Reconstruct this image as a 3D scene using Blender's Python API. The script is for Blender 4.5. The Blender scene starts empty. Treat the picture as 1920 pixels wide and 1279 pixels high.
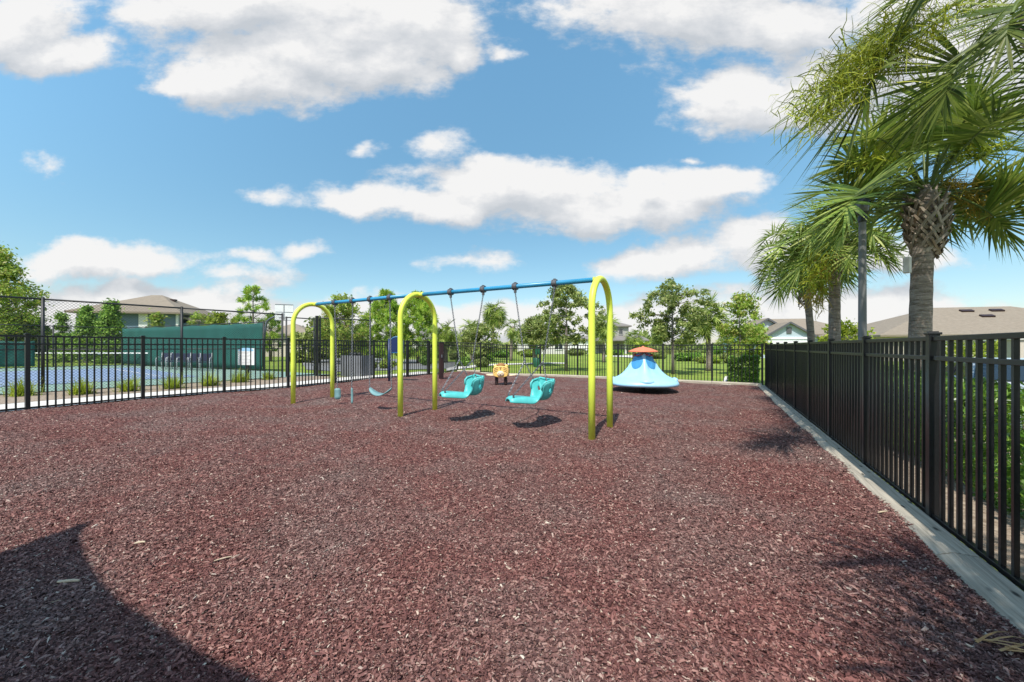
import bpy, bmesh, math, random
import numpy as np
from mathutils import Vector, Matrix, Quaternion

C = bpy.context.scene
COL = C.collection
R = math.radians
# ------------------------------------------------------------------ camera
FPX, EYE, HX, HY = 720.0, 1.4, 960.0, 650.0
cam = bpy.data.cameras.new('camera')
cam.sensor_width = 36.0
cam.lens = FPX / 1920 * 36
cam.shift_y = 10.5 / 1920
cam.clip_start, cam.clip_end = 0.05, 3000
camo = bpy.data.objects.new('camera', cam)
COL.objects.link(camo)
camo.location = (0, 0, EYE)
camo.rotation_euler = (R(90), 0, 0)
C.camera = camo
C.view_settings.view_transform = 'Standard'
C.view_settings.look = 'None'
C.view_settings.gamma = 1
C.view_settings.exposure = 0.72
C.cycles.max_bounces = 6
C.cycles.diffuse_bounces = 3
C.cycles.glossy_bounces = 2
C.cycles.transmission_bounces = 4
C.cycles.transparent_max_bounces = 6

# ------------------------------------------------------------------ sun and sky
SUN_EL = 56.5
SUN_DIR = Vector((-0.342 * math.cos(R(SUN_EL)), -0.940 * math.cos(R(SUN_EL)), math.sin(R(SUN_EL)))).normalized()
sl = bpy.data.lights.new('sun', 'SUN')
sl.energy = 3.3
sl.angle = R(0.55)
sl.color = (1.0, 0.95, 0.87)
so = bpy.data.objects.new('sun', sl)
so.rotation_euler = SUN_DIR.to_track_quat('Z', 'Y').to_euler()
COL.objects.link(so)


def px2uv(x, y):
    return ((x - HX) / FPX, (HY - y) / FPX)


BLOBS = [  # cloud lobes as sky directions: centre x, y and half sizes
    (20, 50, 160, 95), (110, 95, 140, 48),
    (430, 10, 250, 85), (640, 50, 250, 100), (470, 150, 200, 65), (800, 50, 130, 110), (700, 115, 190, 62), (540, 95, 240, 70), (870, 95, 60, 40), (330, 165, 60, 30),
    (1290, 10, 310, 105), (1460, 50, 200, 66),
    (1420, 188, 170, 76), (1560, 165, 170, 100), (1800, 130, 260, 160), (1680, 20, 90, 60),
    (830, 384, 260, 42), (700, 386, 110, 30), (960, 345, 250, 52), (1130, 392, 300, 52), (1340, 350, 125, 40), (1200, 340, 60, 30),
    (1260, 487, 160, 38), (1440, 470, 150, 55), (1640, 480, 200, 40),
    (170, 486, 165, 46), (260, 492, 80, 34),
    (250, 585, 380, 62), (560, 605, 440, 55), (1080, 605, 420, 52), (1560, 595, 340, 72), (1850, 620, 260, 50),
    (450, 520, 130, 22), (815, 270, 60, 28), (515, 374, 52, 16), (85, 320, 44, 18), (440, 475, 75, 14), (558, 472, 48, 17),
    (880, 492, 100, 16), (685, 280, 28, 16), (958, 98, 24, 16), (1610, 25, 26, 26), (1310, 305, 26, 10),
]


def build_world():
    w = bpy.data.worlds.new('World')
    C.world = w
    w.use_nodes = True
    nt = w.node_tree
    nt.nodes.clear()
    # density of the clouds in one direction
    g = bpy.data.node_groups.new('cloud_density', 'ShaderNodeTree')
    g.interface.new_socket('P', in_out='INPUT', socket_type='NodeSocketVector')
    g.interface.new_socket('D', in_out='OUTPUT', socket_type='NodeSocketFloat')
    gi, go = g.nodes.new('NodeGroupInput'), g.nodes.new('NodeGroupOutput')
    L = g.links.new

    def noise(tree, vec, scale, detail, rough, col=False):
        n = tree.nodes.new('ShaderNodeTexNoise')
        n.noise_dimensions = '2D'
        n.inputs['Scale'].default_value = scale
        n.inputs['Detail'].default_value = detail
        n.inputs['Roughness'].default_value = rough
        tree.links.new(vec, n.inputs['Vector'])
        return n.outputs['Color' if col else 'Fac']

    def vm(tree, op, a, b=None, c=None):
        n = tree.nodes.new('ShaderNodeVectorMath')
        n.operation = op
        for k, s in enumerate((a, b, c)):
            if s is None:
                continue
            if isinstance(s, (tuple, list)):
                n.inputs[k].default_value = s
            else:
                tree.links.new(s, n.inputs[k])
        return n.outputs['Value' if op == 'LENGTH' else 'Vector']

    def mm(tree, op, a, b=None, c=None, clamp=False):
        n = tree.nodes.new('ShaderNodeMath')
        n.operation = op
        n.use_clamp = clamp
        for k, s in enumerate((a, b, c)):
            if s is None:
                continue
            if isinstance(s, (int, float)):
                n.inputs[k].default_value = s
            else:
                tree.links.new(s, n.inputs[k])
        return n.outputs[0]

    P = gi.outputs['P']
    warp = noise(g, P, 3.2, 5, 0.55, True)
    Pw = vm(g, 'MULTIPLY_ADD', vm(g, 'SUBTRACT', warp, (0.5, 0.5, 0.5)), (0.17, 0.12, 0), P)
    acc = None
    for (x, y, rx, ry) in BLOBS:
        u, v = px2uv(x, y)
        sx, sy = FPX / rx, FPX / ry
        q = vm(g, 'MULTIPLY_ADD', Pw, (sx, sy, 0), (-u * sx, -v * sy, 0))
        f = mm(g, 'SUBTRACT', 1.0, vm(g, 'LENGTH', q))
        if min(rx, ry) < 30:
            f = mm(g, 'MULTIPLY', f, 0.36)
        acc = f if acc is None else mm(g, 'SMOOTH_MAX', acc, f, 0.22)
    n1 = noise(g, vm(g, 'MULTIPLY', P, (0.8, 1.5, 0)), 7.0, 10, 0.62)
    d = mm(g, 'ADD', acc, mm(g, 'MULTIPLY', mm(g, 'SUBTRACT', n1, 0.42), 1.3))
    L(d, go.inputs['D'])

    tc = nt.nodes.new('ShaderNodeTexCoord')
    sp = nt.nodes.new('ShaderNodeSeparateXYZ')
    nt.links.new(tc.outputs['Generated'], sp.inputs[0])
    ay = mm(nt, 'MAXIMUM', mm(nt, 'ABSOLUTE', sp.outputs['Y']), 0.06)
    cb = nt.nodes.new('ShaderNodeCombineXYZ')
    nt.links.new(mm(nt, 'DIVIDE', sp.outputs['X'], ay), cb.inputs[0])
    nt.links.new(mm(nt, 'DIVIDE', sp.outputs['Z'], ay), cb.inputs[1])

    def dens(vec):
        n = nt.nodes.new('ShaderNodeGroup')
        n.node_tree = g
        nt.links.new(vec, n.inputs[0])
        return n.outputs[0]

    d0 = dens(cb.outputs[0])
    d1 = dens(vm(nt, 'ADD', cb.outputs[0], (-0.025, 0.07, 0)))
    mr = nt.nodes.new('ShaderNodeMapRange')
    mr.interpolation_type = 'SMOOTHSTEP'
    nt.links.new(d0, mr.inputs['Value'])
    mr.inputs['From Min'].default_value = 0.0
    mr.inputs['From Max'].default_value = 0.48
    alpha = mr.outputs[0]
    lit = mm(nt, 'MULTIPLY_ADD', mm(nt, 'SUBTRACT', d0, d1), 0.85, 0.56, True)
    ramp = nt.nodes.new('ShaderNodeValToRGB')
    nt.links.new(lit, ramp.inputs[0])
    e = ramp.color_ramp.elements
    e[0].position, e[0].color = 0.12, (0.60, 0.635, 0.68, 1)
    e[1].position, e[1].color = 0.85, (0.97, 0.96, 0.95, 1)
    m_ = e.new(0.5)
    m_.color = (0.76, 0.775, 0.80, 1)

    sky = nt.nodes.new('ShaderNodeTexSky')
    sky.sky_type = 'NISHITA'
    sky.sun_disc = False
    sky.sun_elevation = R(SUN_EL)
    sky.sun_rotation = math.atan2(SUN_DIR.x, SUN_DIR.y)
    sky.altitude = 10
    sky.air_density = 1.0
    sky.dust_density = 0.6
    sky.ozone_density = 1.6
    bs = nt.nodes.new('ShaderNodeBackground')
    bs.inputs['Strength'].default_value = 0.15
    hs = nt.nodes.new('ShaderNodeHueSaturation')
    hs.inputs['Hue'].default_value = 0.478
    hs.inputs['Saturation'].default_value = 1.11
    hs.inputs['Value'].default_value = 1.0
    nt.links.new(sky.outputs[0], hs.inputs['Color'])
    # the band of air near the horizon is less bright than the model's
    el = nt.nodes.new('ShaderNodeMapRange')
    el.interpolation_type = 'SMOOTHSTEP'
    sx_ = nt.nodes.new('ShaderNodeSeparateXYZ')
    nt.links.new(cb.outputs[0], sx_.inputs[0])
    nt.links.new(sx_.outputs['Y'], el.inputs['Value'])
    el.inputs['From Min'].default_value = 0.12
    el.inputs['From Max'].default_value = 0.85
    el.inputs['To Min'].default_value = 0.615
    el.inputs['To Max'].default_value = 0.98
    dim = vm(nt, 'MULTIPLY', hs.outputs[0], None)
    sc3 = nt.nodes.new('ShaderNodeCombineXYZ')
    for k_ in range(3):
        nt.links.new(el.outputs[0], sc3.inputs[k_])
    nt.links.new(sc3.outputs[0], dim.node.inputs[1])
    nt.links.new(dim, bs.inputs['Color'])
    bc = nt.nodes.new('ShaderNodeBackground')
    nt.links.new(ramp.outputs[0], bc.inputs['Color'])
    bc.inputs['Strength'].default_value = 0.585
    mx = nt.nodes.new('ShaderNodeMixShader')
    nt.links.new(mm(nt, 'MULTIPLY', alpha, 0.97), mx.inputs[0])
    nt.links.new(bs.outputs[0], mx.inputs[1])
    nt.links.new(bc.outputs[0], mx.inputs[2])
    o = nt.nodes.new('ShaderNodeOutputWorld')
    nt.links.new(mx.outputs[0], o.inputs[0])
    w.cycles.sampling_method = 'MANUAL'
    w.cycles.sample_map_resolution = 1024


build_world()

# ------------------------------------------------------------------ materials


def s2l(c):
    return tuple((x / 12.92 if x <= 0.04045 else ((x + 0.055) / 1.055) ** 2.4) for x in c)


def mat(name, col, rough=0.6, var=0.0, scale=8.0, col2=None, bump=0.0, bscale=None, metal=0.0, spec=0.5, coat=0.0, stretch=None, detail=6):
    m = bpy.data.materials.new(name)
    m.use_nodes = True
    nt = m.node_tree
    b = nt.nodes['Principled BSDF']
    b.inputs['Roughness'].default_value = rough
    b.inputs['Metallic'].default_value = metal
    b.inputs['Specular IOR Level'].default_value = spec
    b.inputs['Coat Weight'].default_value = coat
    col = tuple(col)
    if var or col2:
        tc = nt.nodes.new('ShaderNodeTexCoord')
        src = tc.outputs['Object']
        if stretch:
            mp = nt.nodes.new('ShaderNodeMapping')
            mp.inputs['Scale'].default_value = stretch
            nt.links.new(src, mp.inputs[0])
            src = mp.outputs[0]
        n = nt.nodes.new('ShaderNodeTexNoise')
        n.inputs['Scale'].default_value = scale
        n.inputs['Detail'].default_value = detail
        n.inputs['Roughness'].default_value = 0.65
        nt.links.new(src, n.inputs['Vector'])
        r = nt.nodes.new('ShaderNodeValToRGB')
        c2 = col2 or tuple(min(1, x * (1 + var)) for x in col)
        c1 = col if col2 else tuple(x * (1 - var) for x in col)
        r.color_ramp.elements[0].position, r.color_ramp.elements[0].color = 0.32, (*c1, 1)
        r.color_ramp.elements[1].position, r.color_ramp.elements[1].color = 0.68, (*c2, 1)
        nt.links.new(n.outputs['Fac'], r.inputs[0])
        nt.links.new(r.outputs[0], b.inputs['Base Color'])
        if bump:
            bp = nt.nodes.new('ShaderNodeBump')
            bp.inputs['Strength'].default_value = bump
            bp.inputs['Distance'].default_value = 0.02
            n2 = nt.nodes.new('ShaderNodeTexNoise')
            n2.inputs['Scale'].default_value = bscale or scale * 3
            n2.inputs['Detail'].default_value = 5
            nt.links.new(src, n2.inputs['Vector'])
            nt.links.new(n2.outputs['Fac'], bp.inputs['Height'])
            nt.links.new(bp.outputs[0], b.inputs['Normal'])
    else:
        b.inputs['Base Color'].default_value = (*col, 1)
    return m


def leaf_mat(name, cols, trans=0.35, rough=0.5, spec=0.35):
    m = bpy.data.materials.new(name)
    m.use_nodes = True
    nt = m.node_tree
    b = nt.nodes['Principled BSDF']
    b.inputs['Roughness'].default_value = rough
    b.inputs['Specular IOR Level'].default_value = spec
    ge = nt.nodes.new('ShaderNodeNewGeometry')
    r = nt.nodes.new('ShaderNodeValToRGB')
    el = r.color_ramp.elements
    while len(el) < len(cols):
        el.new(0.5)
    for k, c in enumerate(cols):
        el[k].position = k / (len(cols) - 1)
        el[k].color = (*c, 1)
    nt.links.new(ge.outputs['Random Per Island'], r.inputs[0])
    tc = nt.nodes.new('ShaderNodeTexCoord')
    nz = nt.nodes.new('ShaderNodeTexNoise')
    nz.inputs['Scale'].default_value = 1.3
    nt.links.new(tc.outputs['Object'], nz.inputs['Vector'])
    hs = nt.nodes.new('ShaderNodeHueSaturation')
    ma = nt.nodes.new('ShaderNodeMapRange')
    ma.inputs['To Min'].default_value = 0.7
    ma.inputs['To Max'].default_value = 1.3
    ma.inputs['From Min'].default_value = 0.3
    ma.inputs['From Max'].default_value = 0.7
    nt.links.new(nz.outputs['Fac'], ma.inputs['Value'])
    nt.links.new(ma.outputs[0], hs.inputs['Value'])
    nt.links.new(r.outputs[0], hs.inputs['Color'])
    nt.links.new(hs.outputs[0], b.inputs['Base Color'])
    t = nt.nodes.new('ShaderNodeBsdfTranslucent')
    hs2 = nt.nodes.new('ShaderNodeHueSaturation')
    hs2.inputs['Value'].default_value = 1.25
    hs2.inputs['Hue'].default_value = 0.485
    nt.links.new(hs.outputs[0], hs2.inputs['Color'])
    nt.links.new(hs2.outputs[0], t.inputs['Color'])
    mx = nt.nodes.new('ShaderNodeMixShader')
    mx.inputs[0].default_value = trans
    nt.links.new(b.outputs[0], mx.inputs[1])
    nt.links.new(t.outputs[0], mx.inputs[2])
    nt.links.new(mx.outputs[0], nt.nodes['Material Output'].inputs[0])
    return m


M = {}
M['black'] = mat('black_powder_coat', (0.012, 0.012, 0.013), 0.33, spec=0.5, var=0.25, scale=40)
M['blackwire'] = mat('black_vinyl', (0.015, 0.016, 0.017), 0.5)
M['lime'] = mat('lime_paint', (0.72, 0.82, 0.09), 0.42, var=0.05, scale=3, spec=0.45)
M['beam'] = mat('blue_beam_paint', (0.03, 0.255, 0.46), 0.35, var=0.12, scale=6)
M['steel'] = mat('galvanised_steel', (0.17, 0.18, 0.20), 0.45, metal=0.5, var=0.2, scale=30)
M['greysteel'] = mat('dull_grey_casting', (0.10, 0.10, 0.11), 0.5, var=0.25, scale=30)
M['teal'] = mat('teal_plastic', (0.085, 0.47, 0.46), 0.42, var=0.10, scale=5, spec=0.45)
M['rubber'] = mat('faded_teal_rubber', (0.16, 0.30, 0.31), 0.6, var=0.2, scale=12)
M['sky_plastic'] = mat('sky_blue_plastic', (0.35, 0.63, 0.83), 0.38, var=0.08, scale=4)
M['deep_blue'] = mat('blue_plastic', (0.06, 0.29, 0.56), 0.45, var=0.1, scale=4)
M['orange'] = mat('coral_plastic', (0.80, 0.21, 0.10), 0.45, var=0.08, scale=4)
M['red'] = mat('red_paint', (0.35, 0.03, 0.03), 0.4, var=0.1, scale=6)
M['yellow'] = mat('golden_plastic', (0.84, 0.54, 0.16), 0.45, var=0.07, scale=6)
M['tanhat'] = mat('tan_brown_plastic', (0.34, 0.17, 0.06), 0.5, var=0.15, scale=14)
M['cream'] = mat('cream_plastic', (0.78, 0.62, 0.42), 0.5, var=0.07, scale=6)
M['darkbrown'] = mat('dark_brown_paint', (0.03, 0.012, 0.012), 0.5, var=0.2, scale=10)
M['navy'] = mat('navy_paint', (0.008, 0.025, 0.10), 0.4, var=0.15, scale=5)
M['chairarm'] = mat('grey_white_tube', (0.45, 0.46, 0.46), 0.5, var=0.1, scale=6)
M['chairmesh'] = mat('dark_navy_mesh', (0.012, 0.022, 0.055), 0.7, var=0.15, scale=20)
M['white'] = mat('white_paint', (0.78, 0.78, 0.77), 0.5, var=0.05, scale=4)
M['greywall'] = mat('grey_boards', (0.17, 0.175, 0.19), 0.7, var=0.15, scale=3)
M['concrete'] = mat('pale_concrete', (0.56, 0.53, 0.48), 0.9, col2=(0.70, 0.67, 0.62), scale=2.0, bump=0.2, bscale=40)
M['asphalt'] = mat('grey_asphalt', (0.17, 0.17, 0.17), 0.9, col2=(0.24, 0.24, 0.235), scale=3.0, bump=0.2, bscale=60)
M['courtblue'] = mat('court_blue', (0.185, 0.25, 0.365), 0.8, var=0.1, scale=1.0)
M['courtgreen'] = mat('court_green', (0.21, 0.31, 0.255), 0.8, var=0.1, scale=1.0)
M['line'] = mat('court_line_white', (0.75, 0.76, 0.76), 0.7)
M['screen'] = mat('green_windscreen', (0.008, 0.072, 0.056), 0.75, col2=(0.012, 0.105, 0.082), scale=1.2, bump=0.6, bscale=3)
M['bed'] = mat('brown_bed_mulch', (0.16, 0.11, 0.075), 0.95, col2=(0.42, 0.34, 0.26), scale=22, bump=0.8, bscale=40)
M['bark'] = mat('bark', (0.12, 0.10, 0.085), 0.9, col2=(0.26, 0.22, 0.19), scale=9, bump=0.6, stretch=(1, 1, 0.25))
M['glass'] = mat('dark_glass', (0.02, 0.03, 0.04), 0.08, spec=0.8)
M['silver'] = mat('silver_car_paint', (0.55, 0.60, 0.66), 0.3, metal=0.0, coat=0.6)
M['tyre'] = mat('tyre_rubber', (0.012, 0.012, 0.012), 0.8)
M['petiole'] = mat('petiole_green', (0.10, 0.14, 0.03), 0.5, var=0.2, scale=5)
M['pole'] = mat('grey_lamp_pole', (0.13, 0.13, 0.13), 0.6, var=0.25, scale=10, col2=(0.19, 0.19, 0.185), stretch=(1, 1, 0.1))

M['oak'] = leaf_mat('oak_leaves', [(0.10, 0.15, 0.04), (0.19, 0.26, 0.065), (0.30, 0.36, 0.10), (0.42, 0.43, 0.17)])
M['maple'] = leaf_mat('light_leaves', [(0.137, 0.239, 0.034), (0.256, 0.376, 0.051), (0.393, 0.495, 0.085), (0.410, 0.342, 0.120)])
M['pine'] = leaf_mat('pine_needles', [(0.111, 0.222, 0.034), (0.222, 0.399, 0.044), (0.399, 0.577, 0.078), (0.577, 0.600, 0.133)], 0.25)
M['conifer'] = leaf_mat('conifer_sprays', [(0.109, 0.218, 0.037), (0.200, 0.346, 0.055), (0.346, 0.492, 0.091)], 0.25)
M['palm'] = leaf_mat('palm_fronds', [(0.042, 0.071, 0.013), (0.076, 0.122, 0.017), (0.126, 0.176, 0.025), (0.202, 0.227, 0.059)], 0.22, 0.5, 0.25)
M['palmlight'] = leaf_mat('sunlit_palm_fronds', [(0.079, 0.134, 0.024), (0.146, 0.226, 0.034), (0.244, 0.329, 0.055), (0.403, 0.439, 0.122)], 0.28, 0.5, 0.25)  # brighter copy of palm_fronds, with the sunlight put into the colour
M['hedge'] = leaf_mat('hedge_leaves', [(0.057, 0.144, 0.017), (0.115, 0.245, 0.029), (0.201, 0.359, 0.043), (0.316, 0.475, 0.086)], 0.35, 0.35, 0.5)
M['bright'] = leaf_mat('bright_yellow_green_leaves', [(0.16, 0.24, 0.02), (0.26, 0.34, 0.03), (0.38, 0.42, 0.06)])
M['flower'] = leaf_mat('flower_strands', [(0.17, 0.23, 0.012), (0.27, 0.32, 0.018), (0.38, 0.38, 0.035)], 0.2)
M['oldflower'] = leaf_mat('old_flower_strands', [(0.30, 0.22, 0.03), (0.40, 0.27, 0.05), (0.36, 0.30, 0.03)], 0.2)
M['drygrey'] = leaf_mat('palm_boots', [(0.17, 0.135, 0.10), (0.27, 0.22, 0.175), (0.36, 0.31, 0.26), (0.22, 0.15, 0.09)], 0.0, 0.9, 0.2)
M['tuft'] = leaf_mat('tuft_blades', [(0.175, 0.250, 0.025), (0.300, 0.388, 0.037), (0.450, 0.500, 0.075)], 0.35)
M['wood_light'] = leaf_mat('dry_stick', [(0.45, 0.36, 0.24), (0.60, 0.50, 0.36)], 0.0, 0.8)

# mulch ground: reddish shredded rubber


def mulch_material(name, chips):
    m = bpy.data.materials.new(name)
    m.use_nodes = True
    nt = m.node_tree
    b = nt.nodes['Principled BSDF']
    b.inputs['Roughness'].default_value = 0.75
    b.inputs['Specular IOR Level'].default_value = 0.12
    ge = nt.nodes.new('ShaderNodeNewGeometry')
    ramp = nt.nodes.new('ShaderNodeValToRGB')
    ramp.color_ramp.interpolation = 'LINEAR'
    stops = [(0.0, (0.0566, 0.0241, 0.0229)), (0.22, (0.1230, 0.0506, 0.0456)), (0.5, (0.1787, 0.0770, 0.0681)), (0.78, (0.2654, 0.1220, 0.1040)),
             (0.955, (0.3471, 0.2000, 0.1656)), (0.988, (0.42, 0.31, 0.25)), (1.0, (0.62, 0.52, 0.41))]
    if not chips:                       # bed sheet toned darker than the loose pieces on it
        stops = [(p, tuple(v * .80 for v in c)) for p, c in stops]
    el = ramp.color_ramp.elements
    while len(el) < len(stops):
        el.new(0.5)
    for k, (p, c) in enumerate(stops):
        el[k].position, el[k].color = p, (*c, 1)
    if chips:
        nt.links.new(ge.outputs['Random Per Island'], ramp.inputs[0])
    else:
        mp = nt.nodes.new('ShaderNodeMapping')
        mp.inputs['Rotation'].default_value = (0, 0, 0.5)
        nt.links.new(ge.outputs['Position'], mp.inputs[0])
        nz = nt.nodes.new('ShaderNodeTexNoise')
        nz.inputs['Scale'].default_value = 30
        nz.inputs['Detail'].default_value = 2
        nt.links.new(mp.outputs[0], nz.inputs['Vector'])
        ad = nt.nodes.new('ShaderNodeVectorMath')
        ad.operation = 'MULTIPLY_ADD'
        nt.links.new(nz.outputs['Color'], ad.inputs[0])
        ad.inputs[1].default_value = (0.05, 0.05, 0.0)
        nt.links.new(mp.outputs[0], ad.inputs[2])
        sc_ = nt.nodes.new('ShaderNodeVectorMath')
        sc_.operation = 'MULTIPLY'
        sc_.inputs[1].default_value = (26, 58, 1)
        nt.links.new(ad.outputs[0], sc_.inputs[0])
        vo = nt.nodes.new('ShaderNodeTexVoronoi')
        vo.voronoi_dimensions = '2D'
        vo.inputs['Scale'].default_value = 1.0
        nt.links.new(sc_.outputs[0], vo.inputs['Vector'])
        sx = nt.nodes.new('ShaderNodeSeparateColor')
        nt.links.new(vo.outputs['Color'], sx.inputs[0])
        nt.links.new(sx.outputs[0], ramp.inputs[0])
        bp = nt.nodes.new('ShaderNodeBump')
        bp.inputs['Strength'].default_value = 0.9
        bp.inputs['Distance'].default_value = 0.02
        nt.links.new(sx.outputs[1], bp.inputs['Height'])
        nt.links.new(bp.outputs[0], b.inputs['Normal'])
    # broad drifts where the dye has worn off
    n2 = nt.nodes.new('ShaderNodeTexNoise')
    n2.inputs['Scale'].default_value = 0.9
    n2.inputs['Detail'].default_value = 6
    n2.inputs['Roughness'].default_value = 0.6
    nt.links.new(ge.outputs['Position'], n2.inputs['Vector'])
    r2 = nt.nodes.new('ShaderNodeMapRange')
    r2.inputs['From Min'].default_value = 0.42
    r2.inputs['From Max'].default_value = 0.72
    r2.inputs['To Max'].default_value = 0.75
    nt.links.new(n2.outputs['Fac'], r2.inputs['Value'])
    hs = nt.nodes.new('ShaderNodeHueSaturation')
    hs.inputs['Saturation'].default_value = 0.58
    hs.inputs['Hue'].default_value = 0.52
    hs.inputs['Value'].default_value = 0.98
    nt.links.new(ramp.outputs[0], hs.inputs['Color'])
    mx = nt.nodes.new('ShaderNodeMix')
    mx.data_type = 'RGBA'
    nt.links.new(r2.outputs[0], mx.inputs['Factor'])
    nt.links.new(ramp.outputs[0], mx.inputs['A'])
    nt.links.new(hs.outputs[0], mx.inputs['B'])
    nt.links.new(mx.outputs['Result'], b.inputs['Base Color'])
    return m


M['mulch'] = mulch_material('mulch_ground', False)
M['chips'] = mulch_material('mulch_chips', True)


def lawn_material():
    m = bpy.data.materials.new('lawn_grass')
    m.use_nodes = True
    nt = m.node_tree
    b = nt.nodes['Principled BSDF']
    b.inputs['Roughness'].default_value = 0.9
    b.inputs['Specular IOR Level'].default_value = 0.1
    ge = nt.nodes.new('ShaderNodeNewGeometry')
    a = nt.nodes.new('ShaderNodeTexNoise')
    a.inputs['Scale'].default_value = 0.35
    a.inputs['Detail'].default_value = 8
    a.inputs['Roughness'].default_value = 0.7
    nt.links.new(ge.outputs['Position'], a.inputs['Vector'])
    r = nt.nodes.new('ShaderNodeValToRGB')
    e = r.color_ramp.elements
    e[0].position, e[0].color = 0.3, (0.13, 0.22, 0.03, 1)
    e[1].position, e[1].color = 0.72, (0.32, 0.38, 0.08, 1)
    nt.links.new(a.outputs['Fac'], r.inputs[0])
    f = nt.nodes.new('ShaderNodeTexNoise')
    f.inputs['Scale'].default_value = 25
    f.inputs['Detail'].default_value = 4
    nt.links.new(ge.outputs['Position'], f.inputs['Vector'])
    mr = nt.nodes.new('ShaderNodeMapRange')
    mr.inputs['To Min'].default_value = 0.55
    mr.inputs['To Max'].default_value = 1.3
    nt.links.new(f.outputs['Fac'], mr.inputs['Value'])
    h = nt.nodes.new('ShaderNodeHueSaturation')
    nt.links.new(r.outputs[0], h.inputs['Color'])
    nt.links.new(mr.outputs[0], h.inputs['Value'])
    nt.links.new(h.outputs[0], b.inputs['Base Color'])
    bp = nt.nodes.new('ShaderNodeBump')
    bp.inputs['Strength'].default_value = 0.8
    bp.inputs['Distance'].default_value = 0.05
    nt.links.new(f.outputs['Fac'], bp.inputs['Height'])
    nt.links.new(bp.outputs[0], b.inputs['Normal'])
    return m


M['lawn'] = lawn_material()


def roof_material(name, c1, c2):
    m = mat(name, c1, 0.9, col2=c2, scale=3.0, bump=0.4, bscale=12, stretch=(1, 1, 6))
    return m


M['roof'] = roof_material('brown_shingles', (0.20, 0.162, 0.12), (0.275, 0.226, 0.172))
M['roofgrey'] = roof_material('grey_shingles', (0.17, 0.15, 0.14), (0.24, 0.22, 0.20))
M['siding'] = mat('blue_grey_siding', (0.14, 0.21, 0.28), 0.7, var=0.08, scale=2, stretch=(0.2, 0.2, 6))
M['sidingpale'] = mat('pale_blue_siding', (0.42, 0.50, 0.56), 0.7, var=0.06, scale=2, stretch=(0.2, 0.2, 6))
M['stucco'] = mat('grey_stucco', (0.36, 0.35, 0.33), 0.9, var=0.08, scale=4)
M['creamwall'] = mat('cream_stucco', (0.62, 0.60, 0.56), 0.9, var=0.06, scale=4)
M['tanwall'] = mat('tan_stucco', (0.52, 0.46, 0.38), 0.9, var=0.06, scale=4)


def timber_material():
    m = bpy.data.materials.new('weathered_timber')
    m.use_nodes = True
    nt = m.node_tree
    b = nt.nodes['Principled BSDF']
    b.inputs['Roughness'].default_value = 0.85
    tc = nt.nodes.new('ShaderNodeTexCoord')
    mp = nt.nodes.new('ShaderNodeMapping')
    mp.inputs['Scale'].default_value = (0.6, 14, 14)
    nt.links.new(tc.outputs['Object'], mp.inputs[0])
    n = nt.nodes.new('ShaderNodeTexNoise')
    n.inputs['Scale'].default_value = 3.0
    n.inputs['Detail'].default_value = 8
    n.inputs['Roughness'].default_value = 0.7
    n.inputs['Distortion'].default_value = 0.6
    nt.links.new(mp.outputs[0], n.inputs['Vector'])
    r = nt.nodes.new('ShaderNodeValToRGB')
    e = r.color_ramp.elements
    e[0].position, e[0].color = 0.3, (0.20, 0.175, 0.135, 1)
    e[1].position, e[1].color = 0.68, (0.52, 0.455, 0.36, 1)
    nt.links.new(n.outputs['Fac'], r.inputs[0])
    # dark knots and nail stains
    vo = nt.nodes.new('ShaderNodeTexVoronoi')
    vo.inputs['Scale'].default_value = 7
    mp2 = nt.nodes.new('ShaderNodeMapping')
    mp2.inputs['Scale'].default_value = (0.6, 1.6, 1.6)
    nt.links.new(tc.outputs['Object'], mp2.inputs[0])
    nt.links.new(mp2.outputs[0], vo.inputs['Vector'])
    mr = nt.nodes.new('ShaderNodeMapRange')
    mr.inputs['From Min'].default_value = 0.08
    mr.inputs['From Max'].default_value = 0.19
    nt.links.new(vo.outputs['Distance'], mr.inputs['Value'])
    mx = nt.nodes.new('ShaderNodeMix')
    mx.data_type = 'RGBA'
    mx.inputs['A'].default_value = (0.045, 0.038, 0.03, 1)
    nt.links.new(mr.outputs[0], mx.inputs['Factor'])
    nt.links.new(r.outputs[0], mx.inputs['B'])
    nt.links.new(mx.outputs['Result'], b.inputs['Base Color'])
    bp = nt.nodes.new('ShaderNodeBump')
    bp.inputs['Strength'].default_value = 0.6
    bp.inputs['Distance'].default_value = 0.006
    nt.links.new(n.outputs['Fac'], bp.inputs['Height'])
    nt.links.new(bp.outputs[0], b.inputs['Normal'])
    return m


M['timber'] = timber_material()


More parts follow.
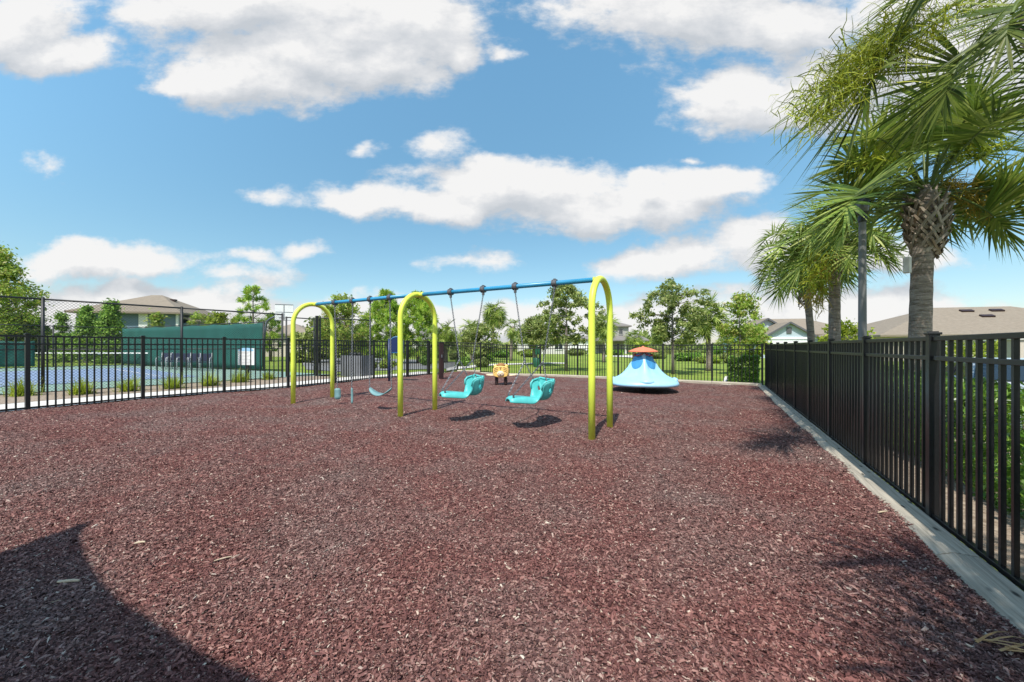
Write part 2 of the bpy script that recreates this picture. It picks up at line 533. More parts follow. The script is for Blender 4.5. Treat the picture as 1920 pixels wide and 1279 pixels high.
def trunk_material():
    m = bpy.data.materials.new('palm_trunk')
    m.use_nodes = True
    nt = m.node_tree
    b = nt.nodes['Principled BSDF']
    b.inputs['Roughness'].default_value = 0.95
    b.inputs['Specular IOR Level'].default_value = 0.15
    tc = nt.nodes.new('ShaderNodeTexCoord')
    mp = nt.nodes.new('ShaderNodeMapping')
    mp.inputs['Scale'].default_value = (3, 3, 20)
    nt.links.new(tc.outputs['Object'], mp.inputs[0])
    n = nt.nodes.new('ShaderNodeTexNoise')
    n.inputs['Scale'].default_value = 1.6
    n.inputs['Detail'].default_value = 8
    n.inputs['Roughness'].default_value = 0.7
    n.inputs['Distortion'].default_value = 0.4
    nt.links.new(mp.outputs[0], n.inputs['Vector'])
    r = nt.nodes.new('ShaderNodeValToRGB')
    e = r.color_ramp.elements
    e[0].position, e[0].color = 0.35, (0.14, 0.11, 0.085, 1)
    e[1].position, e[1].color = 0.65, (0.38, 0.32, 0.27, 1)
    nt.links.new(n.outputs['Fac'], r.inputs[0])
    nt.links.new(r.outputs[0], b.inputs['Base Color'])
    bp = nt.nodes.new('ShaderNodeBump')
    bp.inputs['Strength'].default_value = 0.9
    bp.inputs['Distance'].default_value = 0.03
    nt.links.new(n.outputs['Fac'], bp.inputs['Height'])
    nt.links.new(bp.outputs[0], b.inputs['Normal'])
    return m


M['trunk'] = trunk_material()

# ------------------------------------------------------------------ mesh helpers


class MB:
    def __init__(s):
        s.v, s.f = [], []

    def add(s, verts, faces):
        o = len(s.v)
        s.v += [tuple(p) for p in verts]
        s.f += [tuple(i + o for i in f) for f in faces]

    def box(s, c, size, rz=0.0, mtx=None):
        hx, hy, hz = size[0] / 2, size[1] / 2, size[2] / 2
        P = [Vector((x, y, z)) for z in (-hz, hz) for y in (-hy, hy) for x in (-hx, hx)]
        m = mtx or Matrix.Rotation(rz, 3, 'Z')
        c = Vector(c)
        s.add([m @ p + c for p in P], [(0, 2, 3, 1), (4, 5, 7, 6), (0, 1, 5, 4), (2, 6, 7, 3), (0, 4, 6, 2), (1, 3, 7, 5)])

    def bar(s, a, b, w, h):  # box from a to b, w across, h high
        a, b = Vector(a), Vector(b)
        d = (b - a)
        L = d.length
        x = d.normalized()
        up = Vector((0, 0, 1)) if abs(x.z) < 0.95 else Vector((1, 0, 0))
        y = up.cross(x).normalized()
        z = x.cross(y)
        m = Matrix((x, y, z)).transposed()
        s.box((a + b) / 2, (L, w, h), mtx=m)

    def tube(s, pts, rad, n=8, cap=True, closed=False):
        pts = [Vector(p) for p in pts]
        k = len(pts)
        rads = rad if isinstance(rad, (list, tuple)) else [rad] * k
        vs, fs = [], []
        ref = None
        for i, p in enumerate(pts):
            if closed:
                t = (pts[(i + 1) % k] - pts[i - 1]).normalized()
            else:
                t = (pts[min(i + 1, k - 1)] - pts[max(i - 1, 0)])
                t = t.normalized() if t.length > 1e-9 else Vector((0, 0, 1))
            if ref is None:
                ref = Vector((1, 0, 0)) if abs(t.x) < 0.8 else Vector((0, 1, 0))
            a = (ref - t * ref.dot(t))
            a = a.normalized() if a.length > 1e-6 else t.orthogonal().normalized()
            ref = a
            b = t.cross(a)
            for j in range(n):
                an = 2 * math.pi * j / n
                vs.append(p + (a * math.cos(an) + b * math.sin(an)) * rads[i])
        for i in range(k if closed else k - 1):
            i2 = (i + 1) % k
            for j in range(n):
                j2 = (j + 1) % n
                fs.append((i * n + j, i * n + j2, i2 * n + j2, i2 * n + j))
        if cap and not closed:
            fs.append(tuple(range(n - 1, -1, -1)))
            fs.append(tuple((k - 1) * n + j for j in range(n)))
        s.add(vs, fs)

    def lathe(s, prof, c=(0, 0, 0), n=24):
        vs, fs = [], []
        for (r, z) in prof:
            for j in range(n):
                a = 2 * math.pi * j / n
                vs.append((c[0] + r * math.cos(a), c[1] + r * math.sin(a), c[2] + z))
        for i in range(len(prof) - 1):
            for j in range(n):
                j2 = (j + 1) % n
                fs.append((i * n + j, i * n + j2, (i + 1) * n + j2, (i + 1) * n + j))
        s.add(vs, fs)

    def strip(s, a, b):  # two polylines
        n = len(a)
        s.add(list(a) + list(b), [(i, i + 1, n + i + 1, n + i) for i in range(n - 1)])

    def ellipsoid(s, c, r, n=12, m=8, mtx=None):
        vs, fs = [], []
        for i in range(m + 1):
            ph = math.pi * i / m
            for j in range(n):
                a = 2 * math.pi * j / n
                p = Vector((r[0] * math.sin(ph) * math.cos(a), r[1] * math.sin(ph) * math.sin(a), r[2] * math.cos(ph)))
                vs.append((mtx @ p if mtx else p) + Vector(c))
        for i in range(m):
            for j in range(n):
                j2 = (j + 1) % n
                fs.append((i * n + j, (i + 1) * n + j, (i + 1) * n + j2, i * n + j2))
        s.add(vs, fs)


def link(o, parent=None):
    COL.objects.link(o)
    if parent is not None:
        o.parent = parent
    return o


def obj(name, mb, m, parent=None, smooth=False, bevel=0.0):
    me = bpy.data.meshes.new(name)
    me.from_pydata(mb.v, [], mb.f)
    me.materials.append(m)
    if smooth:
        me.polygons.foreach_set('use_smooth', [True] * len(me.polygons))
    o = bpy.data.objects.new(name, me)
    if bevel:
        b = o.modifiers.new('bevel', 'BEVEL')
        b.width = bevel
        b.segments = 2
        b.limit_method = 'ANGLE'
    return link(o, parent)


def npobj(name, V, F, m, parent=None, smooth=False):
    V = np.asarray(V, dtype=np.float32).reshape(-1, 3)
    F = np.asarray(F, dtype=np.int32)
    me = bpy.data.meshes.new(name)
    me.vertices.add(len(V))
    me.vertices.foreach_set('co', V.ravel())
    k = F.shape[1]
    me.loops.add(F.size)
    me.loops.foreach_set('vertex_index', F.ravel())
    me.polygons.add(len(F))
    me.polygons.foreach_set('loop_start', np.arange(0, F.size, k, dtype=np.int32))
    me.polygons.foreach_set('loop_total', np.full(len(F), k, dtype=np.int32))
    if smooth:
        me.polygons.foreach_set('use_smooth', np.ones(len(F), dtype=bool))
    me.update(calc_edges=True)
    me.materials.append(m)
    o = bpy.data.objects.new(name, me)
    return link(o, parent)


def tag(o, label, cat, group=None, kind=None):
    o['label'] = label
    o['category'] = cat
    if group:
        o['group'] = group
    if kind:
        o['kind'] = kind
    return o


def thing(name, label, cat, loc, rz=0.0, group=None):
    o = bpy.data.objects.new(name, None)
    o.empty_display_size = 0.2
    o.location = loc
    o.rotation_euler = (0, 0, rz)
    link(o)
    return tag(o, label, cat, group)


def structure(o):
    o['kind'] = 'structure'
    return o


def dup(root, loc, rz, label, group=None):
    r = root.copy()
    COL.objects.link(r)
    r.location = loc
    r.rotation_euler = (0, 0, rz)
    r['label'] = label
    if group:
        r['group'] = group
    for ch in list(root.children):
        c = ch.copy()
        COL.objects.link(c)
        c.parent = r
        for g in list(ch.children):
            d = g.copy()
            COL.objects.link(d)
            d.parent = c
    return r


# ------------------------------------------------------------------ terrain
U = Vector((0.468, 0.884, 0))     # along the side fences, away from the camera
W = Vector((0.884, -0.468, 0))    # across, to the right


def sm(t):
    t = np.clip(t, 0, 1)
    return t * t * (3 - 2 * t)


def T(x, y):
    q = -(x * 0.883 - y * 0.469)
    up = 0.135 * sm((q - 8.7) / 2.4)
    dn = -0.3 * sm((-3.4 - q) / 1.2) * sm((15 - y) / 4.0)
    return up + dn


def t_(x, y):
    return float(T(np.float64(x), np.float64(y)))


def gp(px, py, z=0.0):
    Y = (EYE - z) * FPX / (py - HY)
    return ((px - HX) / FPX * Y, Y)


def at(px, py, Y):
    return Vector(((px - HX) / FPX * Y, Y, EYE + (HY - py) / FPX * Y))


def axis(a, b, fine, far, step, nfar):
    mid = np.arange(fine[0], fine[1] + 1e-6, step)
    lo = -np.geomspace(-fine[0] + 3, far, nfar)[::-1] if fine[0] < 0 else None
    hi = np.geomspace(fine[1] + 3, far, nfar)
    return np.concatenate([lo, mid, hi])


gx = axis(0, 0, (-36, 24), 900, 0.5, 14)
gy = axis(0, 0, (-6, 34), 900, 0.5, 14)
X, Y_ = np.meshgrid(gx, gy)
Z = T(X, Y_)
inside = (X < 1.706 + 0.531 * Y_ - 1.0) & (X > -9.4 + 0.475 * (Y_ - 7.45) + 1.2) & (Y_ < 16.5) & (X * 0.45 + Y_ < 16.6) & (Y_ > -2.5)
Z = Z - 0.2 * inside          # the bed is dug in below the lawn
V = np.stack([X, Y_, Z], -1).reshape(-1, 3)
nx, ny = len(gx), len(gy)
I = np.arange(nx * ny).reshape(ny, nx)
F = np.stack([I[:-1, :-1], I[:-1, 1:], I[1:, 1:], I[1:, :-1]], -1).reshape(-1, 4)
structure(npobj('lawn', V, F, M['lawn'], smooth=True))


def sheet(name, pts, off, m, maxlen=0.6, kind='structure'):
    bm = bmesh.new()
    vs = [bm.verts.new((p[0], p[1], 0)) for p in pts]
    bm.faces.new(vs)
    bmesh.ops.triangulate(bm, faces=bm.faces[:])
    for _ in range(9):
        es = [e for e in bm.edges if e.calc_length() > maxlen]
        if not es or len(bm.faces) > 60000:
            break
        bmesh.ops.subdivide_edges(bm, edges=es, cuts=1)
        bmesh.ops.triangulate(bm, faces=[f for f in bm.faces if len(f.verts) > 3])
    for v in bm.verts:
        v.co.z = t_(v.co.x, v.co.y) + off
    bmesh.ops.recalc_face_normals(bm, faces=bm.faces[:])
    me = bpy.data.meshes.new(name)
    bm.to_mesh(me)
    bm.free()
    if len(me.polygons) and me.polygons[0].normal.z < 0:
        me.flip_normals()
    me.materials.append(m)
    o = bpy.data.objects.new(name, me)
    link(o)
    if kind:
        o['kind'] = kind
    return o


# ------------------------------------------------------------------ fence lines
LEFT = [(-11.8, 2.7), (-11.0, 4.3), (-10.15, 5.9), (-9.40, 7.45), (-8.68, 9.03), (-7.72, 10.3), (-6.68, 11.46), (-5.98, 13.0), (-5.29, 14.7), (-4.30, 15.8), (-3.66, 16.8), (-2.72, 19.2)]
BACK = [(-2.72, 19.2), (-1.56, 19.1), (-0.25, 18.35), (1.33, 17.95), (2.94, 17.2), (4.476, 16.19), (5.98, 15.21), (7.43, 14.26), (8.70, 13.35)]
RY = [-2.04, -0.775, 0.49, 1.755, 3.02, 4.36, 5.69, 6.95, 8.2, 9.4, 10.6, 11.8, 13.05]
RIGHT = [(1.706 + 0.531 * y, y) for y in RY] + [(8.70, 13.35)]

# mulch bed as a patch between the fences
def poly_at(P, t):
    P = np.array(P, float)
    seg = np.sqrt(((P[1:] - P[:-1]) ** 2).sum(1))
    cum = np.concatenate([[0], np.cumsum(seg)]) / seg.sum()
    return np.stack([np.interp(t, cum, P[:, 0]), np.interp(t, cum, P[:, 1])], -1)


ns, nt_ = 110, 170
s = np.linspace(0, 1, ns)
t = np.linspace(0, 1, nt_)
Lc = [(-12.8, 0.7)] + LEFT
Rc = [(0.0, -3.2)] + RIGHT
Fr = [(-12.8, 0.7), (-6, -4.0), (0.0, -3.2)]
Ls, Rs, Bs, Fs = poly_at(Lc, t), poly_at(Rc, t), poly_at(BACK, s), poly_at(Fr, s)
S, TT = np.meshgrid(s, t)
S3, T3 = S[..., None], TT[..., None]
P = ((1 - T3) * Fs[None] + T3 * Bs[None] + (1 - S3) * Ls[:, None] + S3 * Rs[:, None]
     - ((1 - S3) * (1 - T3) * Fs[0] + S3 * (1 - T3) * Fs[-1] + (1 - S3) * T3 * Bs[0] + S3 * T3 * Bs[-1]))
HOLLOWS = [(0.42, 6.6, .055, .55), (-.80, 7.3, .055, .55), (-4.25, 9.35, .05, .5), (-3.1, 8.6, .05, .5), (4.13, 12.1, .03, 1.4), (-0.4, 13.9, .03, .8)]


def bed_relief(x, y):
    z = 0.012 * np.sin(x * 2.1 + 1) * np.cos(y * 1.7) + 0.008 * np.sin(x * 4.3 + y * 2.2) + 0.006 * np.cos(y * 5.1 - x * 3.3 + 2)
    for (hx_, hy_, dp, rr) in HOLLOWS:      # scuffed out under the swings
        r2 = ((x - hx_) ** 2 + (y - hy_) ** 2) / rr ** 2
        z = z - dp * np.exp(-r2) + dp * .55 * np.exp(-((np.sqrt(r2) - 1.5) / .4) ** 2)
    return z


Zm = T(P[..., 0], P[..., 1]) + 0.03 + bed_relief(P[..., 0], P[..., 1])
V = np.concatenate([P, Zm[..., None]], -1).reshape(-1, 3)
I = np.arange(ns * nt_).reshape(nt_, ns)
F = np.stack([I[:-1, :-1], I[:-1, 1:], I[1:, 1:], I[1:, :-1]], -1).reshape(-1, 4)
structure(npobj('mulch_bed', V, F, M['mulch'], smooth=True))


def mulch_z(x, y):
    return T(x, y) + 0.03 + bed_relief(x, y)


# shredded pieces lying on the bed
def chips():
    rng = np.random.default_rng(11)
    bands = [(0.9, 2.2, 19500), (2.2, 3.2, 17000), (3.2, 4.5, 12000), (4.5, 6.2, 6500), (6.2, 8.5, 3000), (8.5, 13.0, 900)]
    XY = []
    for a, b, d in bands:
        xr = 1.42 * b + 0.3
        n = int(d * (b - a) * 2 * xr)
        y = rng.uniform(a, b, n)
        x = rng.uniform(-xr, xr, n)
        k = (np.abs(x) < 1.42 * y + 0.35) & (x < 1.706 + 0.531 * y - 0.22) & (x > -9.4 + 0.475 * (y - 7.45) - 0.0)
        XY.append(np.stack([x[k], y[k]], -1))
    XY = np.concatenate(XY)
    n = len(XY)
    Lh = rng.lognormal(math.log(0.0066), 0.50, n).clip(0.003, 0.030)
    Wd = (Lh * rng.uniform(0.24, 0.55, n)).clip(0.0018, 0.0075)
    Hh = Wd * rng.uniform(0.4, 1.1, n)
    az = rng.uniform(0, 2 * np.pi, n)
    pit = rng.normal(0, 0.34, n)
    rol = rng.normal(0, 0.5, n)
    base = np.array([(-1, -.8, 0), (-.9, .9, 0), (.9, -.9, 0), (1, .8, 0), (-.55, 0, 1), (.6, 0, 1)], float)
    j = rng.uniform(-.3, .3, (n, 6, 3))
    B = (base[None] + j) * np.stack([Lh, Wd, Hh], -1)[:, None]
    # roll, pitch, yaw
    cr, sr = np.cos(rol)[:, None], np.sin(rol)[:, None]
    x, y, z = B[..., 0], B[..., 1], B[..., 2]
    y, z = y * cr - z * sr, y * sr + z * cr
    cp, sp_ = np.cos(pit)[:, None], np.sin(pit)[:, None]
    x, z = x * cp + z * sp_, -x * sp_ + z * cp
    ca, sa = np.cos(az)[:, None], np.sin(az)[:, None]
    x, y = x * ca - y * sa, x * sa + y * ca
    zb = mulch_z(XY[:, 0], XY[:, 1]) + rng.uniform(0.0, 0.014, n)
    V = np.stack([x + XY[:, :1], y + XY[:, 1:], z + zb[:, None]], -1).reshape(-1, 3)
    q = np.array([(0, 2, 5, 4), (3, 1, 4, 5)])
    o = (np.arange(n) * 6)[:, None, None]
    FQ = (q[None] + o).reshape(-1, 4)
    tr = np.array([(1, 0, 4, 4), (2, 3, 5, 5)])
    me_o = npobj('mulch_chips', V, FQ, M['chips'])
    me_o['kind'] = 'stuff'
    return n


NCH = chips()
print('chips', NCH)

# ------------------------------------------------------------------ other ground sheets
def off_line(P, d):  # polyline moved to its left by d
    out = []
    for i, p in enumerate(P):
        a, b = P[max(i - 1, 0)], P[min(i + 1, len(P) - 1)]
        v = Vector((b[0] - a[0], b[1] - a[1])).normalized()
        out.append((p[0] - v.y * d, p[1] + v.x * d))
    return out


LL = [(-13.0, 0.3)] + LEFT[:-1] + [(-3.1, 18.2)]
side_a, side_b = off_line(LL, 0.03), off_line(LL, 1.55)
bed_b = off_line(LL, 2.5)
sheet('sidewalk', side_a + side_b[::-1], 0.045, M['concrete'])

# bed of pale wood chips beyond the right fence
RR = [(0.0, -3.2)] + RIGHT[:-1]
sheet('hedge_bed', off_line(RR, -0.06) + off_line(RR, -2.0)[::-1], 0.03, M['bed'])
sheet('parking_road', off_line(RR, -3.0) + off_line(RR, -12.0)[::-1], 0.02, M['asphalt'], 1.0)

# tennis court
CO, CD = Vector((-12.4, 10.15, 0)), Vector((0.574, 0.819, 0)).normalized()
CN = Vector((-CD.y, CD.x, 0))


def cp(s_, d_):
    p = CO + CD * s_ + CN * d_
    return (p.x, p.y)


sheet('planting_bed', side_b[:-3] + [cp(7.0, 0.12), cp(-10, 0.12)], 0.05, M['bed'])
structure(sheet('court_surround', [cp(-14, 0.1), cp(8.2, 0.1), (-12.6, 19.6), (-25.9, 25.7), cp(4.5, 20.2), cp(-14, 20.2)], 0.035, M['courtgreen'], 0.9))
sheet('court_surface', [cp(-14, 3.4), cp(4.3, 3.4), cp(4.5, 15.0), cp(-14, 15.0)], 0.05, M['courtblue'], 0.9)


def court_line(a, b, w=0.06, m='line'):
    a, b = Vector((*a, 0)), Vector((*b, 0))
    d = (b - a).normalized()
    n = Vector((-d.y, d.x, 0)) * w / 2
    sheet('court_line', [tuple((p)[:2]) for p in (a - n, b - n, b + n, a + n)], 0.062, M[m], 0.7)


court_line(cp(-14, 4.9), cp(3.4, 4.9))
court_line(cp(-14, 13.3), cp(3.4, 13.3))
court_line(cp(3.4, 4.9), cp(3.4, 13.3))
court_line(cp(-2.0, 4.9), cp(-2.0, 13.3))
court_line(cp(-14, 15.1), cp(4.5, 15.1), 0.16, 'blackwire')  # thin dark strip along the far edge of the blue surface

# road and paths beyond the back left corner
def gpx(L, z=0.13):
    return [gp(x, y, z) for x, y in L]


sheet('road', gpx([(575, 694), (640, 698), (760, 694), (846, 692), (858, 680), (800, 676), (700, 672), (560, 673)], 0.13), 0.03, M['asphalt'], 1.2)
sheet('path', gpx([(838, 699.5), (856, 696.2), (921, 688.5), (1000, 685), (1060, 683.5), (1060, 682.3), (1000, 683.2), (921, 685.5), (850, 691), (836, 695)], 0.05), 0.035, M['concrete'], 1.0)
sheet('path', gpx([(1352, 721.5), (1384, 723.5), (1384, 707), (1360, 706)], 0.02), 0.035, M['concrete'], 0.8)
sheet('path', gpx([(1130, 670.5), (1190, 671), (1200, 668), (1140, 668)], 0.02), 0.035, M['concrete'], 2.0)

# ------------------------------------------------------------------ black picket fences
def picket_fence(name, label, posts, H, spacing=0.112, post_w=0.064, pick_w=0.024, gate=None, group=None):
    c = posts[len(posts) // 2]
    root = thing(name, label, 'fence', (c[0], c[1], t_(*c)))
    inv = Vector((-c[0], -c[1], -t_(*c)))

    def loc(x, y, z):
        return Vector((x, y, z)) + inv

    for i, p in enumerate(posts):
        a, b = posts[max(i - 1, 0)], posts[min(i + 1, len(posts) - 1)]
        an = math.atan2(b[1] - a[1], b[0] - a[0])
        z0 = t_(*p)
        mb = MB()
        w = post_w * (1.5 if gate and i in gate else 1)
        mb.box(loc(p[0], p[1], z0 + (H + 0.02) / 2), (w, w, H + 0.02), an)
        po = obj('post', mb, M['black'], root, bevel=0.004)
        mc = MB()
        mc.box(loc(p[0], p[1], z0 + H + 0.028), (w + 0.016, w + 0.016, 0.018), an)
        mc.box(loc(p[0], p[1], z0 + H + 0.041), (w - 0.012, w - 0.012, 0.010), an)
        obj('post_cap', mc, M['black'], po, bevel=0.003)
    for i in range(len(posts) - 1):
        a, b = posts[i], posts[i + 1]
        d = Vector((b[0] - a[0], b[1] - a[1], 0))
        L = d.length
        d.normalize()
        za, zb = t_(*a), t_(*b)
        an = math.atan2(d.y, d.x)
        mb = MB()
        n = max(2, int(round((L - post_w) / spacing)))
        for k in range(1, n):
            f = (post_w / 2 + (L - post_w) * k / n) / L
            x, y, z = a[0] + (b[0] - a[0]) * f, a[1] + (b[1] - a[1]) * f, za + (zb - za) * f
            mb.box(loc(x, y, z + 0.06 + (H - 0.06) / 2 - 0.02), (pick_w, pick_w, H - 0.07), an)
        pn = obj('picket_panel', mb, M['black'], root)
        for hz, hh in ((H - 0.012, 0.036), (H - 0.165, 0.034), (0.075, 0.034)):
            mr = MB()
            A = loc(a[0], a[1], za + hz) + d * (post_w / 2)
            B = loc(b[0], b[1], zb + hz) - d * (post_w / 2)
            mr.bar(A, B, 0.034, hh)
            obj('rail', mr, M['black'], pn, bevel=0.003)
    return root


picket_fence('picket_fence', 'long black metal picket fence between the mulch and the tennis court sidewalk', LEFT, 1.48, gate=(9, 10))
picket_fence('picket_fence', 'black metal picket fence across the back in front of the green lawn', BACK[:], 1.47)
picket_fence('picket_fence', 'black metal picket fence running beside the weathered timber edging and the hedge', RIGHT[:-1], 1.475, 0.110)

# ------------------------------------------------------------------ timber edging
def edging(name, label, pts, width, h, inset, m):
    c = pts[len(pts) // 2]
    root = thing(name, label, 'edging', (c[0], c[1], t_(*c)))
    for i in range(len(pts) - 1):
        a, b = Vector((*pts[i], 0)), Vector((*pts[i + 1], 0))
        d = (b - a)
        L = d.length
        d.normalize()
        n = Vector((-d.y, d.x, 0))      # to the left of travel
        za = t_(a.x, a.y)
        # cross-section, from fence side to mulch side: flat top and one worn sloping shoulder
        prof = [(0.0, -0.05), (0.0, h), (width * 0.60, h), (width * 0.66, h - 0.004), (width * 0.97, h - 0.030), (width, h - 0.045), (width, -0.05)]
        mb = MB()
        vs = []
        for s_ in (0.006, L - 0.006):
            for (o_, z_) in prof:
                vs.append((s_, o_ + inset, z_))
        k = len(prof)
        fs = [(j, j + 1, k + j + 1, k + j) for j in range(k - 1)] + [tuple(range(k - 1, -1, -1)), tuple(range(k, 2 * k))]
        mb.add(vs, fs)
        o = obj('timber', mb, m, root, bevel=0.004)
        o.location = Vector((a.x, a.y, za)) - Vector(root.location)
        o.rotation_euler = (0, 0, math.atan2(d.y, d.x))
    return root


rp = [(1.706 + 0.531 * y, y) for y in (-2.0, 0.2, 2.4, 4.6, 6.8, 9.0, 11.2, 13.2)]
edging('timber_edging', 'weathered grey timber edging along the foot of the fence beside the hedge', rp, 0.20, 0.075, 0.035, M['timber'])
bk = [(p[0], p[1]) for p in BACK][::-1]
edging('timber_edging', 'sun bleached timber edging along the foot of the back fence', bk[0:], 0.10, 0.13, 0.05, M['timber'])

# ------------------------------------------------------------------ swing set
A = [((-5.30, 9.30), (-4.75, 10.15)), ((-2.18, 7.50), (-1.68, 8.36)), ((1.18, 5.68), (1.66, 6.52))]
ARC_TOP, ARC_R = 2.47, 0.052
mids = [((a[0] + b[0]) / 2, (a[1] + b[1]) / 2) for a, b in A]
sw = thing('swing_set', 'lime green triple arch swing frame with a blue top beam on the red mulch', 'swing set', (mids[1][0], mids[1][1], 0.03))
so_ = -Vector(sw.location)
for (a, b) in A:
    va, vb = Vector((*a, 0)), Vector((*b, 0))
    mid, half = (va + vb) / 2, (vb - va) / 2
    r = half.length
    zc = ARC_TOP - r * 1.02
    pts = [va + Vector((0, 0, 0.0)), va + Vector((0, 0, zc * 0.5)), va + Vector((0, 0, zc))]
    for k in range(1, 24):
        an = math.pi * k / 24
        pts.append(mid - half * math.cos(an) + Vector((0, 0, zc + r * 1.02 * math.sin(an))))
    pts += [vb + Vector((0, 0, zc)), vb + Vector((0, 0, zc * 0.5)), vb]
    mb = MB()
    mb.tube([p + so_ for p in pts], ARC_R, 16)
    fr = obj('arch', mb, M['lime'], sw, smooth=True)
bdir = (Vector((*mids[2], 0)) - Vector((*mids[0], 0))).normalized()
tops = [Vector((m_[0], m_[1], ARC_TOP)) for m_ in mids]
for i in range(2):
    mb = MB()
    a, b = tops[i] + bdir * 0.02, tops[i + 1] - bdir * 0.02
    mb.tube([a + so_, a.lerp(b, 0.5) + so_, b + so_], 0.040, 14)
    obj('top_beam', mb, M['beam'], sw, smooth=True)
    for p, q in ((a, a + bdir * 0.11), (b, b - bdir * 0.11)):
        ms = MB()
        ms.tube([p + so_, q + so_], 0.049, 14)
        slv = obj('beam_sleeve', ms, M['lime'], sw, smooth=True)
        mbolt = MB()
        for k_ in range(3):
            an = k_ * 2.1 + .6
            side_ = bdir.cross(Vector((0, 0, 1))).normalized()
            rd_ = side_ * math.cos(an) + Vector((0, 0, 1)) * math.sin(an)
            c_ = p.lerp(q, .6) + rd_ * .049 + so_
            mbolt.tube([c_, c_ + rd_ * .010], .011, 6)
        obj('bolt', mbolt, M['steel'], slv)


def beam_pt(px):
    for i in range(2):
        a, b = tops[i], tops[i + 1]
        r = (px - HX) / FPX
        tt = (r * a.y - a.x) / ((b.x - a.x) - r * (b.y - a.y))
        if 0 <= tt <= 1:
            return a.lerp(b, tt)
    return tops[1]


HANG = [627.6, 661, 694, 731, 845, 906, 966, 1040]
HP = [beam_pt(x) for x in HANG]
for p in HP:
    mb = MB()
    mb.tube([p - bdir * 0.035 + so_, p + bdir * 0.035 + so_], 0.056, 14)
    for s_ in (-1, 1):
        mb.tube([p + bdir * 0.035 * s_ + so_ - bdir * 0.008, p + bdir * 0.035 * s_ + so_ + bdir * 0.008], 0.064, 14)
    mb.box(p + Vector((0, 0, 0.062)) + so_, (0.035, 0.05, 0.03), math.atan2(bdir.y, bdir.x))
    mb.tube([p + Vector((0, 0, -0.05)) + so_, p + Vector((0, 0, -0.11)) + so_], 0.026, 10)
    obj('hanger', mb, M['greysteel'], sw, smooth=False, bevel=0.003)


def chain_mesh(a, b, link=0.046, r=0.0056):
    mb = MB()
    a, b = Vector(a), Vector(b)
    d = b - a
    n = max(2, int(d.length / (link * 0.72)))
    x = d.normalized()
    s1 = x.orthogonal().normalized()
    s2 = x.cross(s1)
    for i in range(n):
        c = a + d * ((i + 0.5) / n)
        s_ = s1 if i % 2 else s2
        pts = []
        for k in range(8):
            an = 2 * math.pi * k / 8
            pts.append(c + x * (link / 2 * math.cos(an)) + s_ * (0.0125 * math.sin(an)))
        mb.tube(pts, r, 4, closed=True)
    return mb


def chain_part(a, b, root):
    o = Vector(root.location)
    m = root.rotation_euler.to_matrix().inverted()
    return obj('chain', chain_mesh(m @ (Vector(a) - o), m @ (Vector(b) - o)), M['steel'], root)


# full-support seats: leg rest, side walls and high back
def seat_mesh(parent):
    nl, nu = 26, 17
    ls = [0, .04, .10, .18, .26, .34, .42, .48, .53, .57, .61, .65, .69, .73, .77, .81, .85, .88, .905, .93, .95, .965, .978, .988, .995, 1.0]
    cx = np.interp(ls, [0, .3, .5, .62, .75, .85, .93, 1], [0, .33, .54, .65, .76, .84, .875, .90])
    cz = np.interp(ls, [0, .04, .1, .3, .5, .62, .75, .85, .93, 1], [.03, .075, .085, .065, .035, .0, 0, .04, .13, .36])
    hw = np.interp(ls, [0, .04, .10, .5, .6, .7, .85, .95, 1], [.10, .145, .16, .165, .20, .24, .26, .26, .255])
    wl = np.interp(ls, [0, .04, .1, .46, .52, .56, .60, .64, .68, .74, .82, .90, .95, 1], [-.06, -.11, -.13, -.13, -.07, .03, .14, .26, .325, .345, .335, .24, .13, .015])
    vs, fs = [], []
    for i in range(nl):
        bowl = float(np.clip((ls[i] - .5) / .12, 0, 1))
        for j in range(nu):
            u = -1 + 2 * j / (nu - 1)
            au = abs(u)
            flat = min(au / .45, 1) * .52                       # narrow floor, then flaring walls
            flare = .52 + .48 * max(0, (au - .45) / .55) ** .9
            yb = (flat if au < .45 else flare) * hw[i]
            yr = hw[i] * math.sin(au * math.pi / 2) ** .9         # rolled leg rest
            y = math.copysign(yr * (1 - bowl) + yb * bowl, u)
            zr = wl[i] * (1 - math.cos(au * math.pi / 2))
            zb = wl[i] * max(0, (au - .40) / .60) ** 1.05
            z = cz[i] + zr * (1 - bowl) + zb * bowl
            x = cx[i] - (.05 * au ** 3 if ls[i] > .84 else 0) - .05 * au ** 3 * float(np.clip(1 - abs(ls[i] - .655) / .07, 0, 1))
            vs.append((x, y, z))
    for i in range(nl - 1):
        for j in range(nu - 1):
            hole = (j in (2, 13)) and 14 <= i <= 15
            if not hole:
                fs.append((i * nu + j, (i + 1) * nu + j, (i + 1) * nu + j + 1, i * nu + j + 1))
    mb = MB()
    mb.add(vs, fs)
    o = obj('seat', mb, M['teal'], parent, smooth=True)
    so2 = o.modifiers.new('shell', 'SOLIDIFY')
    so2.thickness = 0.035
    so2.offset = -1
    ss = o.modifiers.new('smooth', 'SUBSURF')
    ss.levels = ss.render_levels = 2
    # rim roll around the wings
    mr = MB()
    loop = [Vector(vs[i * nu]) for i in range(10, nl)] + [Vector(vs[(nl - 1) * nu + j]) for j in range(1, nu)] + [Vector(vs[i * nu + nu - 1]) for i in range(nl - 2, 9, -1)]
    mr.tube(loop, 0.021, 8)
    obj('rim', mr, M['teal'], o, smooth=True)
    # buckles where the chains meet
    mk = MB()
    for (x, y, z) in ((0.08, .10, .085), (0.08, -.10, .085), (.72, .235, .27), (.72, -.235, .27)):
        mk.box((x, y, z), (0.03, 0.02, 0.045))
    obj('buckle', mk, M['steel'], o)
    return o


